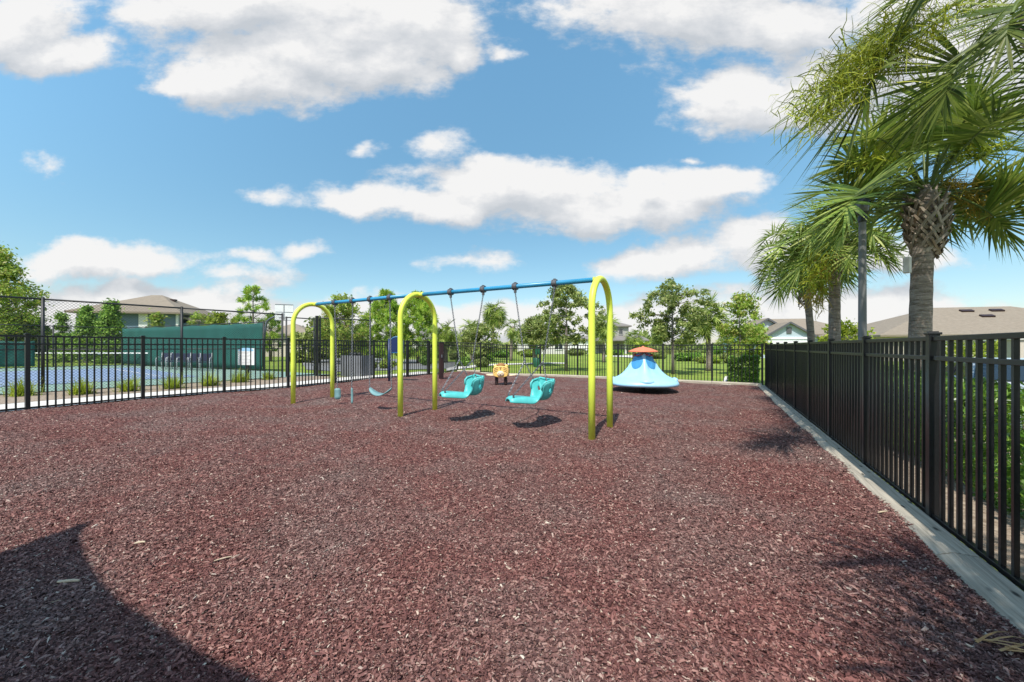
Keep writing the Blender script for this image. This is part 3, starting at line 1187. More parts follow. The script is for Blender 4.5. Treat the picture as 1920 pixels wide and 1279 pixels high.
def full_seat(i0, label, zseat, face):
    pa, pb = HP[i0], HP[i0 + 1]
    c = (pa + pb) / 2
    root = thing('adaptive_swing', label, 'swing', (c.x, c.y, zseat), 0, 'full support swings')
    d = Vector((face[0], face[1], 0)).normalized()
    # seat local +x runs from the toe end to the back
    ang = math.atan2(-d.y, -d.x)
    o = seat_mesh(root)
    o.rotation_euler = (0, 0, ang)
    o.scale = (.90, .93, .90)
    rot = Matrix.Rotation(ang, 3, 'Z') @ Matrix.Diagonal((.90, .93, .90))
    o.location = rot @ Vector((-0.58, 0, 0))
    base = Vector(root.location) + Vector(o.location)
    loc = lambda p: base + rot @ Vector(p)
    for ph, sy in ((pa, 1), (pb, -1)):
        y = .235 * sy
        # which side of the seat lies under which hanger
        s1 = loc((.72, y, .30))
        s2 = loc((.72, -y, .30))
        sgn = 1 if (s1 - ph).length < (s2 - ph).length else -1
        j = ph.lerp((loc((.56, y * sgn, .3))), 0.78)
        chain_part(ph + Vector((0, 0, -.1)), j, root)
        chain_part(j, loc((.72, y * sgn, .29)), root)
        chain_part(j, loc((.08, .10 * sy * sgn, .10)), root)
    return root


full_seat(4, 'teal full support swing seat in the middle, nearer the central arch', 0.50, (-0.90, -0.44))
full_seat(6, 'teal full support swing seat closest to the front arch', 0.50, (-0.90, -0.44))

# belt swing in the far bay
pa, pb = HP[2], HP[3]
c = (pa + pb) / 2
root = thing('belt_swing', 'faded teal belt swing sagging between its chains', 'swing', (c.x, c.y, 0.30), 0, 'belt swings in the far bay')
ea = at(693, 727, pa.y) ; eb = at(734, 727, pb.y)
bd = (eb - ea)
nrm = Vector((-bd.y, bd.x, 0)).normalized()
mb = MB()
pts = []
for k in range(13):
    f = k / 12
    p = ea.lerp(eb, f) - Vector((0, 0, 0.15 * math.sin(math.pi * f) ** 0.8)) - Vector(root.location)
    pts.append(p)
wv = [0.02 + 0.07 * math.sin(math.pi * min(1, max(0, k / 12))) ** 0.5 for k in range(13)]
mb.strip([p + nrm * w for p, w in zip(pts, wv)], [p - nrm * w + Vector((0, 0, -.03)) for p, w in zip(pts, wv)])
bo = obj('belt', mb, M['rubber'], root, smooth=True)
sd = bo.modifiers.new('shell', 'SOLIDIFY')
sd.thickness = 0.02
chain_part(pa + Vector((0, 0, -.1)), ea, root)
chain_part(pb + Vector((0, 0, -.1)), eb, root)
# the outermost swing: its two straps hang straight down
pa, pb = HP[0], HP[1]
c = (pa + pb) / 2
root = thing('belt_swing', 'swing whose two teal straps hang straight down behind the farthest arch', 'swing', (c.x, c.y, 0.30), 0, 'belt swings in the far bay')
for ph, px, y0, y1, w in ((pa, 632.5, 728, 749, 0.15), (pb, 659.5, 727, 757, 0.05)):
    a = at(px, y0, ph.y)
    b_ = at(px, y1, ph.y)
    mb = MB()
    H_ = (a - b_).length
    vs, nn = [], 10
    l_, r_ = [], []
    for k in range(nn + 1):
        f = k / nn
        ww = w / 2 * min(1, 0.45 + 1.6 * math.sqrt(f)) * (1 if f < .85 else (1 - (f - .85) * 3))
        z = a.z - H_ * f
        dep = 0.012 * math.sin(f * 3)
        l_.append(Vector((a.x - ww, a.y + dep, z)) - Vector(root.location))
        r_.append(Vector((a.x + ww, a.y + dep, z)) - Vector(root.location))
    mb.strip(l_, r_)
    bo = obj('strap', mb, M['rubber'], root, smooth=True)
    sd = bo.modifiers.new('shell', 'SOLIDIFY')
    sd.thickness = 0.015
    chain_part(ph + Vector((0, 0, -.1)), a + Vector((0, 0, 0.01)), root)

# ------------------------------------------------------------------ spinner
SX, SY = 4.13, 12.1
sp = thing('spinner', 'pale blue bell shaped spinner with a coral mushroom cap on the mulch', 'playground spinner', (SX, SY, 0.03), R(-102))
prof = [(0.0, .20), (.6, .185), (.98, .17), (1.045, .185), (1.075, .225), (1.06, .27), (1.03, .315), (.97, .35), (.86, .39), (.74, .44), (.62, .51), (.52, .60), (.43, .71), (.36, .83), (.30, .95), (.255, 1.06), (.22, 1.14), (.17, 1.18), (0.0, 1.19)]
n = 96
vs, fs = [], []
for (r, z) in prof:
    for j in range(n):
        a = 2 * math.pi * j / n
        k = abs(math.cos(2 * a)) ** 6          # four ridges
        h = max(0, min(1, (z - .3) / .25)) * max(0, min(1, (1.02 - z) / .16))
        rr = r * (1 - 0.16 * h * (1 - k)) + 0.05 * h * k
        lobe = 1 + 0.035 * math.cos(4 * a + math.pi) * (1 if r > .9 else 0)
        vs.append((rr * lobe * math.cos(a), rr * lobe * math.sin(a), z))
for i in range(len(prof) - 1):
    for j in range(n):
        j2 = (j + 1) % n
        fs.append((i * n + j, i * n + j2, (i + 1) * n + j2, (i + 1) * n + j))
mb = MB()
mb.add(vs, fs)
obj('body', mb, M['sky_plastic'], sp, smooth=True)
for k in range(4):
    a = math.pi / 4 + k * math.pi / 2
    # oval window panel set into each hollow
    mb = MB()
    nn = 20
    ctr = None
    ring = []
    for j in range(nn):
        b = 2 * math.pi * j / nn
        zz = .92 + .235 * math.sin(b)
        aa = a + .66 * math.cos(b) * (1.0 + .10 * math.sin(b))
        kk = abs(math.cos(2 * aa)) ** 6
        rr = float(np.interp(zz, [q[1] for q in prof[7:]], [q[0] for q in prof[7:]]))
        h = max(0, min(1, (zz - .3) / .25)) * max(0, min(1, (1.02 - zz) / .16))
        rr = rr * (1 - 0.16 * h * (1 - kk)) + 0.05 * h * kk * .6 + 0.014
        ring.append(Vector((rr * math.cos(aa), rr * math.sin(aa), zz)))
    ctr = sum(ring, Vector()) / nn
    rr = float(np.interp(.93, [q[1] for q in prof[7:]], [q[0] for q in prof[7:]])) * .92 + .02
    ctr = Vector((rr * math.cos(a), rr * math.sin(a), .92))
    inner = [ctr + (p - ctr) * .5 + Vector((math.cos(a), math.sin(a), 0)) * .004 for p in ring]
    mb.add(ring + inner + [ctr], [(j, (j + 1) % nn, nn + (j + 1) % nn, nn + j) for j in range(nn)] + [(nn + j, nn + (j + 1) % nn, 2 * nn) for j in range(nn)])
    obj('oval_panel', mb, M['deep_blue'], sp, smooth=True)
    # low foot well at the end of each ridge
    mb = MB()
    a2 = k * math.pi / 2
    mb.ellipsoid((.93 * math.cos(a2), .93 * math.sin(a2), .33), (.10, .21, .085), 16, 8, Matrix.Rotation(a2, 3, 'Z'))
    obj('foot_well', mb, M['sky_plastic'], sp, smooth=True)
    # red grab hoop at the neck
    mb = MB()
    a3 = a
    pts = []
    for j in range(9):
        b = math.pi * j / 8
        rad = .20 + .13 * math.sin(b)
        an = a3 + .55 * math.cos(b)
        pts.append((rad * math.cos(an), rad * math.sin(an), 1.15 - .06 * math.sin(b)))
    mb.tube(pts, .018, 8)
    obj('grab_hoop', mb, M['red'], sp, smooth=True)
mb = MB()
mb.lathe([(.43, 1.195), (.455, 1.215), (.44, 1.232), (.38, 1.255), (.28, 1.30), (.17, 1.335), (.06, 1.355), (.035, 1.365), (.03, 1.385), (0, 1.392)], n=40)
mb.lathe([(0, 1.20), (.2, 1.205), (.43, 1.195)], n=40)
obj('cap', mb, M['orange'], sp, smooth=True)
mb = MB()
mb.lathe([(.09, 1.10), (.10, 1.20)], n=16)
obj('collar', mb, M['red'], sp, smooth=True)
mb = MB()
mb.lathe([(.07, -.05), (.07, .20)], n=16)
mb.lathe([(.16, .155), (.16, .185), (0, .186)], n=16)
obj('pedestal', mb, M['darkbrown'], sp, smooth=True)

# ------------------------------------------------------------------ spring rider
rd = thing('spring_rider', 'golden animal faced spring rider with two side arms near the back fence', 'spring rider', (-0.40, 14.0, 0.03), R(-4))
mb = MB()
for s_, yo in ((-1, 0), (1, 0)):
    pass
# body shell: rounded shield, front towards the camera (-y)
prof = [(-.24, .30), (-.275, .40), (-.285, .52), (-.26, .60), (-.20, .655), (0, .68), (.20, .655), (.26, .60), (.285, .52), (.275, .40), (.24, .30), (.12, .265), (0, .255), (-.12, .265)]
k = len(prof)
vs = [(x * .96, -.17, z) for x, z in prof] + [(x, -.13, z) for x, z in prof] + [(x, .30, z) for x, z in prof]
fs = [tuple(range(k)), tuple(range(3 * k - 1, 2 * k - 1, -1))]
for q in range(2):
    fs += [(q * k + j, (q + 1) * k + j, (q + 1) * k + (j + 1) % k, q * k + (j + 1) % k) for j in range(k)]
mb.add(vs, fs)
body = obj('body', mb, M['yellow'], rd, bevel=0.02)
for s_ in (-1, 1):
    mb = MB()
    mb.ellipsoid((s_ * .38, .05, .325), (.19, .13, .032), 16, 8, Matrix.Rotation(-s_ * .06, 3, 'Y'))
    obj('side_arm', mb, M['cream'], rd, smooth=True)
    mb = MB()
    mb.ellipsoid((s_ * .20, -.05, .665), (.065, .04, .06), 12, 8)
    obj('ear', mb, M['yellow'], rd, smooth=True)
    mb = MB()
    pts = []
    for j in range(60):
        a = j / 60 * 5 * 2 * math.pi
        pts.append((s_ * .165 + .062 * math.cos(a), .02 + .062 * math.sin(a), -.03 + .29 * j / 59))
    mb.tube(pts, .015, 6)
    mb.tube([(s_ * .165, .02, -.03), (s_ * .165, .02, .26)], .05, 12)
    obj('spring', mb, M['darkbrown'], rd, smooth=True)
mb = MB()
mb.ellipsoid((0, -.18, .395), (.135, .06, .105), 18, 10)
muz = obj('muzzle', mb, M['cream'], rd, smooth=True)
mb = MB()
mb.ellipsoid((0, -.245, .36), (.03, .015, .022), 10, 6)
for s_ in (-1, 1):
    mb.ellipsoid((s_ * .055, -.232, .415), (.014, .010, .016), 8, 6)
obj('nose', mb, M['darkbrown'], muz, smooth=True)
mb = MB()
for s_ in (-1, 1):
    for j in range(3):
        z = .46 + j * .06
        mb.tube([(s_ * .10, -.166 - .006, z + .035), (s_ * .17, -.166 - .006, z + .02), (s_ * .235, -.164 - .006, z - .02)], .008, 6)
mb.tube([(0, -.172, .52), (0, -.172, .60)], .011, 6)
mb.tube([(-.04, -.172, .61), (.04, -.172, .61)], .010, 6)
obj('stripe', mb, M['darkbrown'], body, smooth=True)
mb = MB()
mb.ellipsoid((0, .02, .70), (.21, .16, .035), 18, 8)
mb.ellipsoid((0, .02, .735), (.13, .11, .04), 18, 8)
obj('hat', mb, M['tanhat'], rd, smooth=True)
mb = MB()
mb.tube([(-.30, -.02, .60), (-.20, -.05, .685), (0, -.07, .705), (.20, -.05, .685), (.30, -.02, .60)], .014, 8)
obj('handlebar', mb, M['darkbrown'], rd, smooth=True)

# ------------------------------------------------------------------ blue play panel on a post, dark bollard
x, y = -4.48, 14.0
bs = thing('panel_sign', 'navy arch topped panel on a slim post standing in the mulch', 'sign', (x, y, t_(x, y) + .02))
mb = MB()
mb.tube([(0, 0, -.05), (0, 0, 1.55)], .038, 12)
obj('post', mb, M['navy'], bs, smooth=True)
mb = MB()
prof = [(0, 0), (.50, 0)]
for k in range(13):
    a = math.pi * k / 12
    prof.append((.25 + .25 * math.cos(a), .44 + .19 * math.sin(a)))
kk = len(prof)
vs = [(px, -.02, pz) for px, pz in prof] + [(px, .02, pz) for px, pz in prof]
mb.add(vs, [tuple(range(kk)), tuple(range(2 * kk - 1, kk - 1, -1))] + [(j, kk + j, kk + (j + 1) % kk, (j + 1) % kk) for j in range(kk)])
pn = obj('panel', mb, M['navy'], bs, bevel=0.008)
pn.location = (.03, -.03, 1.02)
pn.rotation_euler = (0, 0, R(8))
mb = MB()
mb.tube([(px * .9 + .025, -.024, pz * .92 + .02) for px, pz in prof], .010, 6, closed=True)
obj('panel_border', mb, M['deep_blue'], pn, smooth=True)

x, y = -2.88, 15.6
po = thing('square_post', 'thick dark square post standing alone on the mulch by the back corner', 'post', (x, y, t_(x, y)))
mb = MB()
mb.box((0, 0, .73), (.16, .16, 1.52), R(30))
obj('shaft', mb, M['darkbrown'], po, bevel=0.01)
mb = MB()
mb.box((0, 0, 1.50), (.18, .18, .03), R(30))
obj('cap', mb, M['black'], po, bevel=0.006)
mb = MB()
mb.box((.045, -.09, .95), (.05, .02, .12), R(30))
obj('latch_plate', mb, M['steel'], po, bevel=0.004)

# ------------------------------------------------------------------ chain-link fences
def chain_link(name, label, pts, H, posts_every=None, screen=None, pitch=0.055, wire=0.0028, mid=True, posts=None):
    c = pts[0]
    root = thing(name, label, 'fence', (c[0], c[1], t_(*c)))
    o = Vector(root.location)
    V, Fq = [], []
    cnt = 0
    allposts = posts or pts
    for (x, y) in allposts:
        z = t_(x, y)
        mb = MB()
        mb.tube([Vector((x, y, z - .05)) - o, Vector((x, y, z + H + .03)) - o], 0.036, 10)
        mb.ellipsoid(Vector((x, y, z + H + .03)) - o, (.038, .038, .025), 10, 6)
        obj('post', mb, M['blackwire'], root, smooth=True)
    for i in range(len(pts) - 1):
        a, b = Vector((*pts[i], t_(*pts[i]))), Vector((*pts[i + 1], t_(*pts[i + 1])))
        for hz, r in ((H, .024), (H * .47, .016), (0.06, .016)):
            if not mid and hz == H * .47:
                continue
            mb = MB()
            mb.tube([a + Vector((0, 0, hz)) - o, b + Vector((0, 0, hz)) - o], r, 8)
            obj('rail', mb, M['blackwire'], root, smooth=True)
        d = (b - a)
        L = d.length
        x = d.normalized()
        nrm = Vector((-x.y, x.x, 0)).normalized()
        h0, h1 = 0.05, H - 0.02
        hh = h1 - h0
        step = pitch * math.sqrt(2)
        mb = MB()
        for sgn in (1, -1):
            k = -hh
            while k < L + (hh if sgn < 0 else 0):
                if sgn > 0:
                    s0, z0, s1, z1 = k, h0, k + hh, h1
                else:
                    s0, z0, s1, z1 = k, h0, k - hh, h1
                # clip to 0..L
                def clip(s0, z0, s1, z1):
                    if s0 == s1:
                        return None
                    lo, hi = 0.0, 1.0
                    for bound, side in ((0, 1), (L, -1)):
                        f0, f1 = (s0 - bound) * side, (s1 - bound) * side
                        if f0 < 0 and f1 < 0:
                            return None
                        if f0 < 0:
                            lo = max(lo, f0 / (f0 - f1))
                        elif f1 < 0:
                            hi = min(hi, f0 / (f0 - f1))
                    if lo >= hi:
                        return None
                    return (s0 + (s1 - s0) * lo, z0 + (z1 - z0) * lo, s0 + (s1 - s0) * hi, z0 + (z1 - z0) * hi)
                q = clip(s0, z0, s1, z1)
                if q:
                    A = a + x * q[0] + Vector((0, 0, q[1])) - o
                    B = a + x * q[2] + Vector((0, 0, q[3])) - o
                    pr = x * (-sgn) * wire * .7 + Vector((0, 0, wire * .7))
                    off = nrm * wire * (0.6 * sgn)
                    mb.add([A + pr + off, A - pr + off, A + nrm * wire * 1.4 + off, B + pr + off, B - pr + off, B + nrm * wire * 1.4 + off],
                           [(0, 1, 4, 3), (1, 2, 5, 4), (2, 0, 3, 5)])
                k += step
        obj('wire_mesh', mb, M['blackwire'], root)
    return root


chain_link('chain_link_fence', 'tall black chain link fence on the near side of the tennis court', [cp(-9.0, 0), cp(-6.0, 0), cp(-3.0, 0), cp(0.0, 0), cp(2.87, 0), cp(5.95, 0)], 2.52)
gt = [cp(6.1, 0), cp(7.2, 0)]
gate = thing('court_gate', 'black chain link court gate beside the white rules board', 'gate', (gt[0][0], gt[0][1], t_(*gt[0])))
o = Vector(gate.location)
mb = MB()
a, b = Vector((*gt[0], t_(*gt[0]))), Vector((*gt[1], t_(*gt[1])))
z = lambda h: Vector((0, 0, h))
mb.tube([a + z(.08) - o, a + z(2.45) - o], .03, 8)
mb.tube([b + z(.08) - o, b + z(2.45) - o], .03, 8)
for h in (.1, 1.2, 2.42):
    mb.tube([a + z(h) - o, b + z(h) - o], .022, 8)
obj('gate_frame', mb, M['blackwire'], gate, smooth=True)
mb = MB()
p2 = b + (b - a).normalized() * .12
mb.box(p2 + z(1.28) - o, (.12, .12, 2.56), R(35))
obj('gate_post', mb, M['black'], gate, bevel=.006)
mb = MB()
for h in (.5, 1.3, 2.1):
    mb.box((a + (b - a) * .97) + z(h) - o + Vector((.02, -.07, 0)), (.10, .03, .05), R(35))
obj('hinge', mb, M['steel'], gate, bevel=.003)
p3 = (p2.x, p2.y)
chain_link('chain_link_fence', 'short run of black chain link fence past the court gate post', [cp(7.45, 0), cp(9.6, -.4)], 2.48)
E0, E1 = (-12.55, 19.4), (-25.8, 25.5)
EP = [tuple(Vector(E0).lerp(Vector(E1), k / 5)) for k in range(6)]
ef = chain_link('chain_link_fence', 'chain link court fence hung with a long green windscreen', EP, 2.5, pitch=.16, wire=.003, mid=False)


def windscreen(root, a, b, h0, h1, toward):
    o = Vector(root.location)
    a, b = Vector((*a, t_(*a))), Vector((*b, t_(*b)))
    d = (b - a).normalized()
    nrm = Vector((-d.y, d.x, 0))
    if nrm.dot(Vector(toward) - a) < 0:
        nrm = -nrm
    nx, nz = 60, 8
    rng = np.random.default_rng(5)
    vs, fs = [], []
    for j in range(nz + 1):
        for i in range(nx + 1):
            f, g = i / nx, j / nz
            sag = 0.03 * math.sin(f * 31) * (1 - g) + .02 * math.sin(f * 77 + g * 5)
            top = h1 - .05 * abs(math.sin(f * math.pi * 7)) * (g == 1)
            p = a.lerp(b, f) + nrm * (.06 + sag) + Vector((0, 0, h0 + (top - h0) * g))
            vs.append(p - o)
    for j in range(nz):
        for i in range(nx):
            q = j * (nx + 1) + i
            fs.append((q, q + 1, q + nx + 2, q + nx + 1))
    mb = MB()
    mb.add(vs, fs)
    w_ = obj('windscreen', mb, M['screen'], root, smooth=True)
    sd = w_.modifiers.new('cloth', 'SOLIDIFY')
    sd.thickness = .006
    return w_


windscreen(ef, E0, E1, .12, 2.48, (-10, 12, 0))
FAR = [E1, tuple(Vector(E1) - Vector((CD.x, CD.y)) * 3), tuple(Vector(E1) - Vector((CD.x, CD.y)) * 6), tuple(Vector(E1) - Vector((CD.x, CD.y)) * 9), tuple(Vector(E1) - Vector((CD.x, CD.y)) * 12)]
ff = chain_link('chain_link_fence', 'chain link fence on the far side of the court with conifers behind', FAR, 2.5, pitch=.16, wire=.003)
windscreen(ff, tuple(Vector(E1) - Vector((CD.x, CD.y)) * 3.7), FAR[-1], .12, 1.6, (-14, 12, 0))

# ------------------------------------------------------------------ tennis net
n0, n1 = gp(308, 688, .135), gp(-60, 685, .135)
net = thing('court_net', 'dark tennis net with a white top tape across the blue court', 'net', (n0[0], n0[1], t_(*n0)))
o = Vector(net.location)
a, b = Vector((*n0, t_(*n0))), Vector((*n1, t_(*n1)))
mb = MB()
mb.bar(a + z(.86) - o, b + z(.84) - o, .05, .07)
obj('tape', mb, M['white'], net)
mb = MB()
d = (b - a)
L = d.length
x_ = d.normalized()
for k in range(int(L / .09)):
    p = a + x_ * (k * .09) - o
    mb.bar(p + z(.04), p + z(.82), .006, .006)
for k in range(9):
    mb.bar(a + z(.04 + k * .095) - o, b + z(.04 + k * .095) - o, .006, .006)
obj('netting', mb, M['blackwire'], net)
mb = MB()
mb.tube([a + z(0) - o, a + z(.92) - o], .04, 10)
obj('net_post', mb, M['blackwire'], net, smooth=True)

# ------------------------------------------------------------------ court chairs
def make_chair(label, x, y, rz):
    r = thing('court_chair', label, 'chair', (x, y, t_(x, y) + .04), rz, 'white armed chairs by the windscreen')
    mb = MB()
    mb.box((0, 0, .43), (.44, .44, .035))
    obj('seat', mb, M['chairmesh'], r, bevel=.01)
    mb = MB()
    mb.box((0, .23, .67), (.42, .03, .40), mtx=Matrix.Rotation(-.15, 3, 'X'))
    obj('backrest', mb, M['chairmesh'], r, bevel=.01)
    for s_ in (-1, 1):
        mb = MB()
        mb.tube([(s_ * .25, -.24, 0), (s_ * .25, -.24, .52), (s_ * .25, -.20, .62), (s_ * .25, -.08, .66), (s_ * .25, .12, .64), (s_ * .24, .24, .60)], .017, 8)
        obj('arm', mb, M['chairarm'], r, smooth=True)
        mb = MB()
        mb.tube([(s_ * .24, .20, .44), (s_ * .24, .27, .90)], .017, 8)
        mb.tube([(s_ * .24, .20, .44), (s_ * .25, .26, 0)], .017, 8)
        obj('rear_leg', mb, M['chairarm'], r, smooth=True)
        mb = MB()
        mb.tube([(s_ * .24, -.22, .42), (s_ * .24, .22, .42)], .016, 8)
        obj('seat_rail', mb, M['chairarm'], r, smooth=True)
    return r


ch_px = [(308, 692.0, 'chair with white arms nearest the net post, by the green windscreen'),
         (326, 692.8, 'second white armed chair from the net post, by the green windscreen'),
         (346, 693.6, 'middle chair of the white armed row by the green windscreen'),
         (365, 694.4, 'white armed chair next to the last one of the row by the windscreen'),
         (384, 695.2, 'white armed chair at the end of the row toward the rules board')]
ch0 = None
for i, (px, py, lab) in enumerate(ch_px):
    x, y = gp(px, py, .17)
    rz = R(22 + (i * 37) % 17 - 8)
    if ch0 is None:
        ch0 = make_chair(lab, x, y, rz)
    else:
        dup(ch0, (x, y, t_(x, y) + .04), rz, lab)

# ------------------------------------------------------------------ rules board
bx, by = (462.5 - HX) / FPX * 13.9, 13.9
rb = thing('rules_board', 'white rules board with a pale blue arched header beside the court gate', 'sign', (bx, by, t_(bx, by)), R(-8))
mb = MB()
mb.box((0, .03, .62), (.13, .06, 1.20))
obj('post', mb, M['blackwire'], rb, bevel=.006)
mb = MB()
mb.box((0, -.02, .90), (.66, .03, .60))
bd_ = obj('board', mb, M['white'], rb, bevel=.005)
mb = MB()
prof = [(-.30, 1.10), (.30, 1.10)] + [(.30 * math.cos(math.pi * k / 10), 1.15 + .07 * math.sin(math.pi * k / 10)) for k in range(11)]
kk = len(prof)
vs = [(px, -.039, pz) for px, pz in prof] + [(px, -.02, pz) for px, pz in prof]
mb.add(vs, [tuple(range(kk)), tuple(range(2 * kk - 1, kk - 1, -1))] + [(j, kk + j, kk + (j + 1) % kk, (j + 1) % kk) for j in range(kk)])
obj('header', mb, mat('pale_blue_print', (.30, .52, .72), .5, var=.1, scale=20), rb)
mb = MB()
rng = random.Random(4)
for k in range(9):
    w = rng.uniform(.36, .54)
    mb.box((-.27 + w / 2, -.0365, 1.06 - k * .052), (w, .003, .012))
obj('printed_line', mb, mat('grey_print', (.32, .30, .32), .6), bd_)

# ------------------------------------------------------------------ basketball goal
Yb = 24.0
hp = at(533, 586, Yb)
gx_, gy_ = (491 - HX) / FPX * Yb, Yb
bg = thing('basketball_goal', 'white basketball backboard on a grey gooseneck pole beyond the court', 'basketball goal', (gx_, gy_, t_(gx_, gy_)))
o = Vector(bg.location)
mb = MB()
top = at(500, 604, Yb)
mb.tube([Vector((0, 0, 0)), Vector((0.05, 0, 1.3)), top - o, at(506, 598, Yb) - o, at(515, 594, Yb) - o, at(530, 592, Yb) + Vector((0, .1, 0)) - o], .065, 10)
obj('pole', mb, M['steel'], bg, smooth=True)
mb = MB()
m3 = Matrix.Rotation(R(20), 3, 'Z')
mb.box(hp - o, (1.02, .05, 1.0), mtx=m3)
bb = obj('backboard', mb, M['white'], bg, bevel=.01)
mb = MB()
for (cx_, cz_, sx_, sz_) in ((0, .49, 1.0, .03), (0, -.49, 1.0, .03), (-.01, 0, .04, .96), (0, .02, .95, .02)):
    mb.box(hp - o + m3 @ Vector((cx_, -.03, cz_)), (sx_, .016, sz_), mtx=m3)
obj('frame_line', mb, M['steel'], bb)
mb = MB()
pts = []
for k in range(16):
    a = 2 * math.pi * k / 16
    pts.append(hp - o + m3 @ Vector((.23 * math.cos(a), -.32 + .23 * math.sin(a), -.36)))
mb.tube(pts, .014, 6, closed=True)
obj('rim', mb, M['greysteel'], bg, smooth=True)

# ------------------------------------------------------------------ grey board enclosure, waste station
x, y = gp(657, 707.5, .13)
en = thing('utility_enclosure', 'waist high grey slatted enclosure behind the fence with black lids showing', 'enclosure', (x, y, t_(x, y)), R(-20))
mb = MB()
for k in range(9):
    mb.box((-.46 + k * .115, 0, .46), (.104, .025, .86))
obj('front_panel', mb, M['greywall'], en, bevel=.004)
for s_ in (-1, 1):
    mb = MB()
    for k in range(6):
        mb.box((s_ * .53, .08 + k * .115, .46), (.025, .104, .86))
    obj('side_panel', mb, M['greywall'], en, bevel=.004)
mb = MB()
for k in (-.22, .0, .2):
    mb.ellipsoid((k, .3, .93), (.085, .1, .10), 10, 6)
    mb.box((k, .3, .5), (.16, .2, .8))
obj('lid', mb, M['blackwire'], en, smooth=True)

x, y = gp(1007, 694, .05)
ws = thing('waste_station', 'dark green pet waste station on the lawn beyond the back fence', 'waste station', (x, y, t_(x, y)), R(12))
gm = mat('dark_green_metal', (.012, .10, .055), .5, var=.15, scale=6)
mb = MB()
mb.box((0, 0, .75), (.06, .06, 1.5))
obj('post', mb, gm, ws)
mb = MB()
mb.lathe([(.2, .22), (.215, .25), (.215, .72), (.2, .74), (0, .75)], n=20)
obj('bin', mb, gm, ws, smooth=True)
mb = MB()
mb.box((0, -.06, 1.12), (.26, .12, .36))
obj('bag_dispenser', mb, gm, ws, bevel=.01)

# ------------------------------------------------------------------ leafy things
def quads_at(Pc, size, aspect, rng, nrm_bias=None, jit=0.35):
    """diamond leaves: one quad each"""
    n = len(Pc)
    d = rng.normal(size=(n, 3))
    if nrm_bias is not None:
        d = d + nrm_bias
    d /= np.linalg.norm(d, axis=1, keepdims=True) + 1e-9
    r = rng.normal(size=(n, 3))
    e = np.cross(d, r)
    e /= np.linalg.norm(e, axis=1, keepdims=True) + 1e-9
    f = np.cross(d, e)
    s = size * rng.uniform(1 - jit, 1 + jit, (n, 1))
    a, b = e * s, f * s * aspect
    V = np.stack([Pc - a, Pc - a * .1 + b + d * s * .12, Pc + a, Pc - a * .1 - b + d * s * .12], 1).reshape(-1, 3)
    F = np.arange(4 * n).reshape(n, 4)
    return V, F


def tree(name, label, x, y, h, cr, c0, seed, leaf, nclump, nper, m, trunk_r=.12, shape='round', cat='tree', group=None, clump_r=.30, sx=1.0, stems=1, z0=None):
    rng = np.random.default_rng(seed)
    zb = t_(x, y) if z0 is None else z0
    root = thing(name, label, cat, (x, y, zb), 0, group)
    zc0, zc1 = c0 * h, h
    cl = []
    tries = 0
    ph = rng.uniform(0, 6.28, 4)
    while len(cl) < nclump and tries < nclump * 60:
        tries += 1
        f = rng.uniform(0, 1)
        a = rng.uniform(0, 2 * np.pi)
        if shape == 'cone':
            rm = cr * (1 - f) ** 0.95 * (1.0 if f > .08 else .7) + .04
        elif shape == 'vase':
            rm = cr * math.sin(math.pi * min(.97, (0.18 + .80 * f) ** 1.0)) ** .7
        else:
            rm = cr * math.sin(math.pi * (0.10 + .86 * f)) ** .75
        rm *= 1 + .22 * math.sin(2 * a + ph[0] + f * 4) + .18 * math.sin(3 * a + ph[1] - f * 6)
        rr = rm * math.sqrt(rng.uniform(.12, 1))
        cl.append((rr * math.cos(a) * sx, rr * math.sin(a), zc0 + (zc1 - zc0) * f))
    cl = np.array(cl)
    # limbs
    mb = MB()
    for sidx in range(stems):
        bx_ = 0 if stems == 1 else rng.uniform(-.25, .25) * cr
        tx, ty = rng.normal(0, .04 * cr), rng.normal(0, .04 * cr)
        zt = zc0 + (zc1 - zc0) * .72
        tp = [Vector((bx_, 0, -.05)), Vector((bx_ + tx * .3, ty * .3, zc0 * .55)), Vector((bx_ + tx, ty, zc0 + .1 * (zc1 - zc0))), Vector((bx_ + tx * 1.6, ty * 1.4, zt))]
        mb.tube(tp, [trunk_r * 1.25, trunk_r, trunk_r * .8, trunk_r * .22], 8)
    nl = min(len(cl), 26)
    for k in rng.choice(len(cl), nl, replace=False):
        e = Vector(cl[k])
        zs = max(zc0 * .85, min(e.z - .15 * cr, zt))
        s_ = Vector((tx * (zs / max(zt, .1)), ty * (zs / max(zt, .1)), zs))
        mid_ = s_.lerp(e, .5) + Vector((0, 0, .06 * cr))
        mb.tube([s_, mid_, e], [trunk_r * .34, trunk_r * .2, trunk_r * .06], 5, cap=False)
    obj('trunk', mb, M['bark'], root, smooth=True)
    cs = clump_r * cr
    idx = np.repeat(np.arange(len(cl)), nper)
    csz = rng.uniform(.6, 1.25, len(cl))[idx][:, None]
    off = rng.normal(size=(len(idx), 3)) * cs * .5 * csz * np.array([1, 1, .75])
    Pc = cl[idx] + off
    if shape == 'pine':
        pass
    V, F = quads_at(Pc, leaf, .48, rng, np.array([0, 0, .5]))
    npobj('crown', V, F, m, root)
    return root


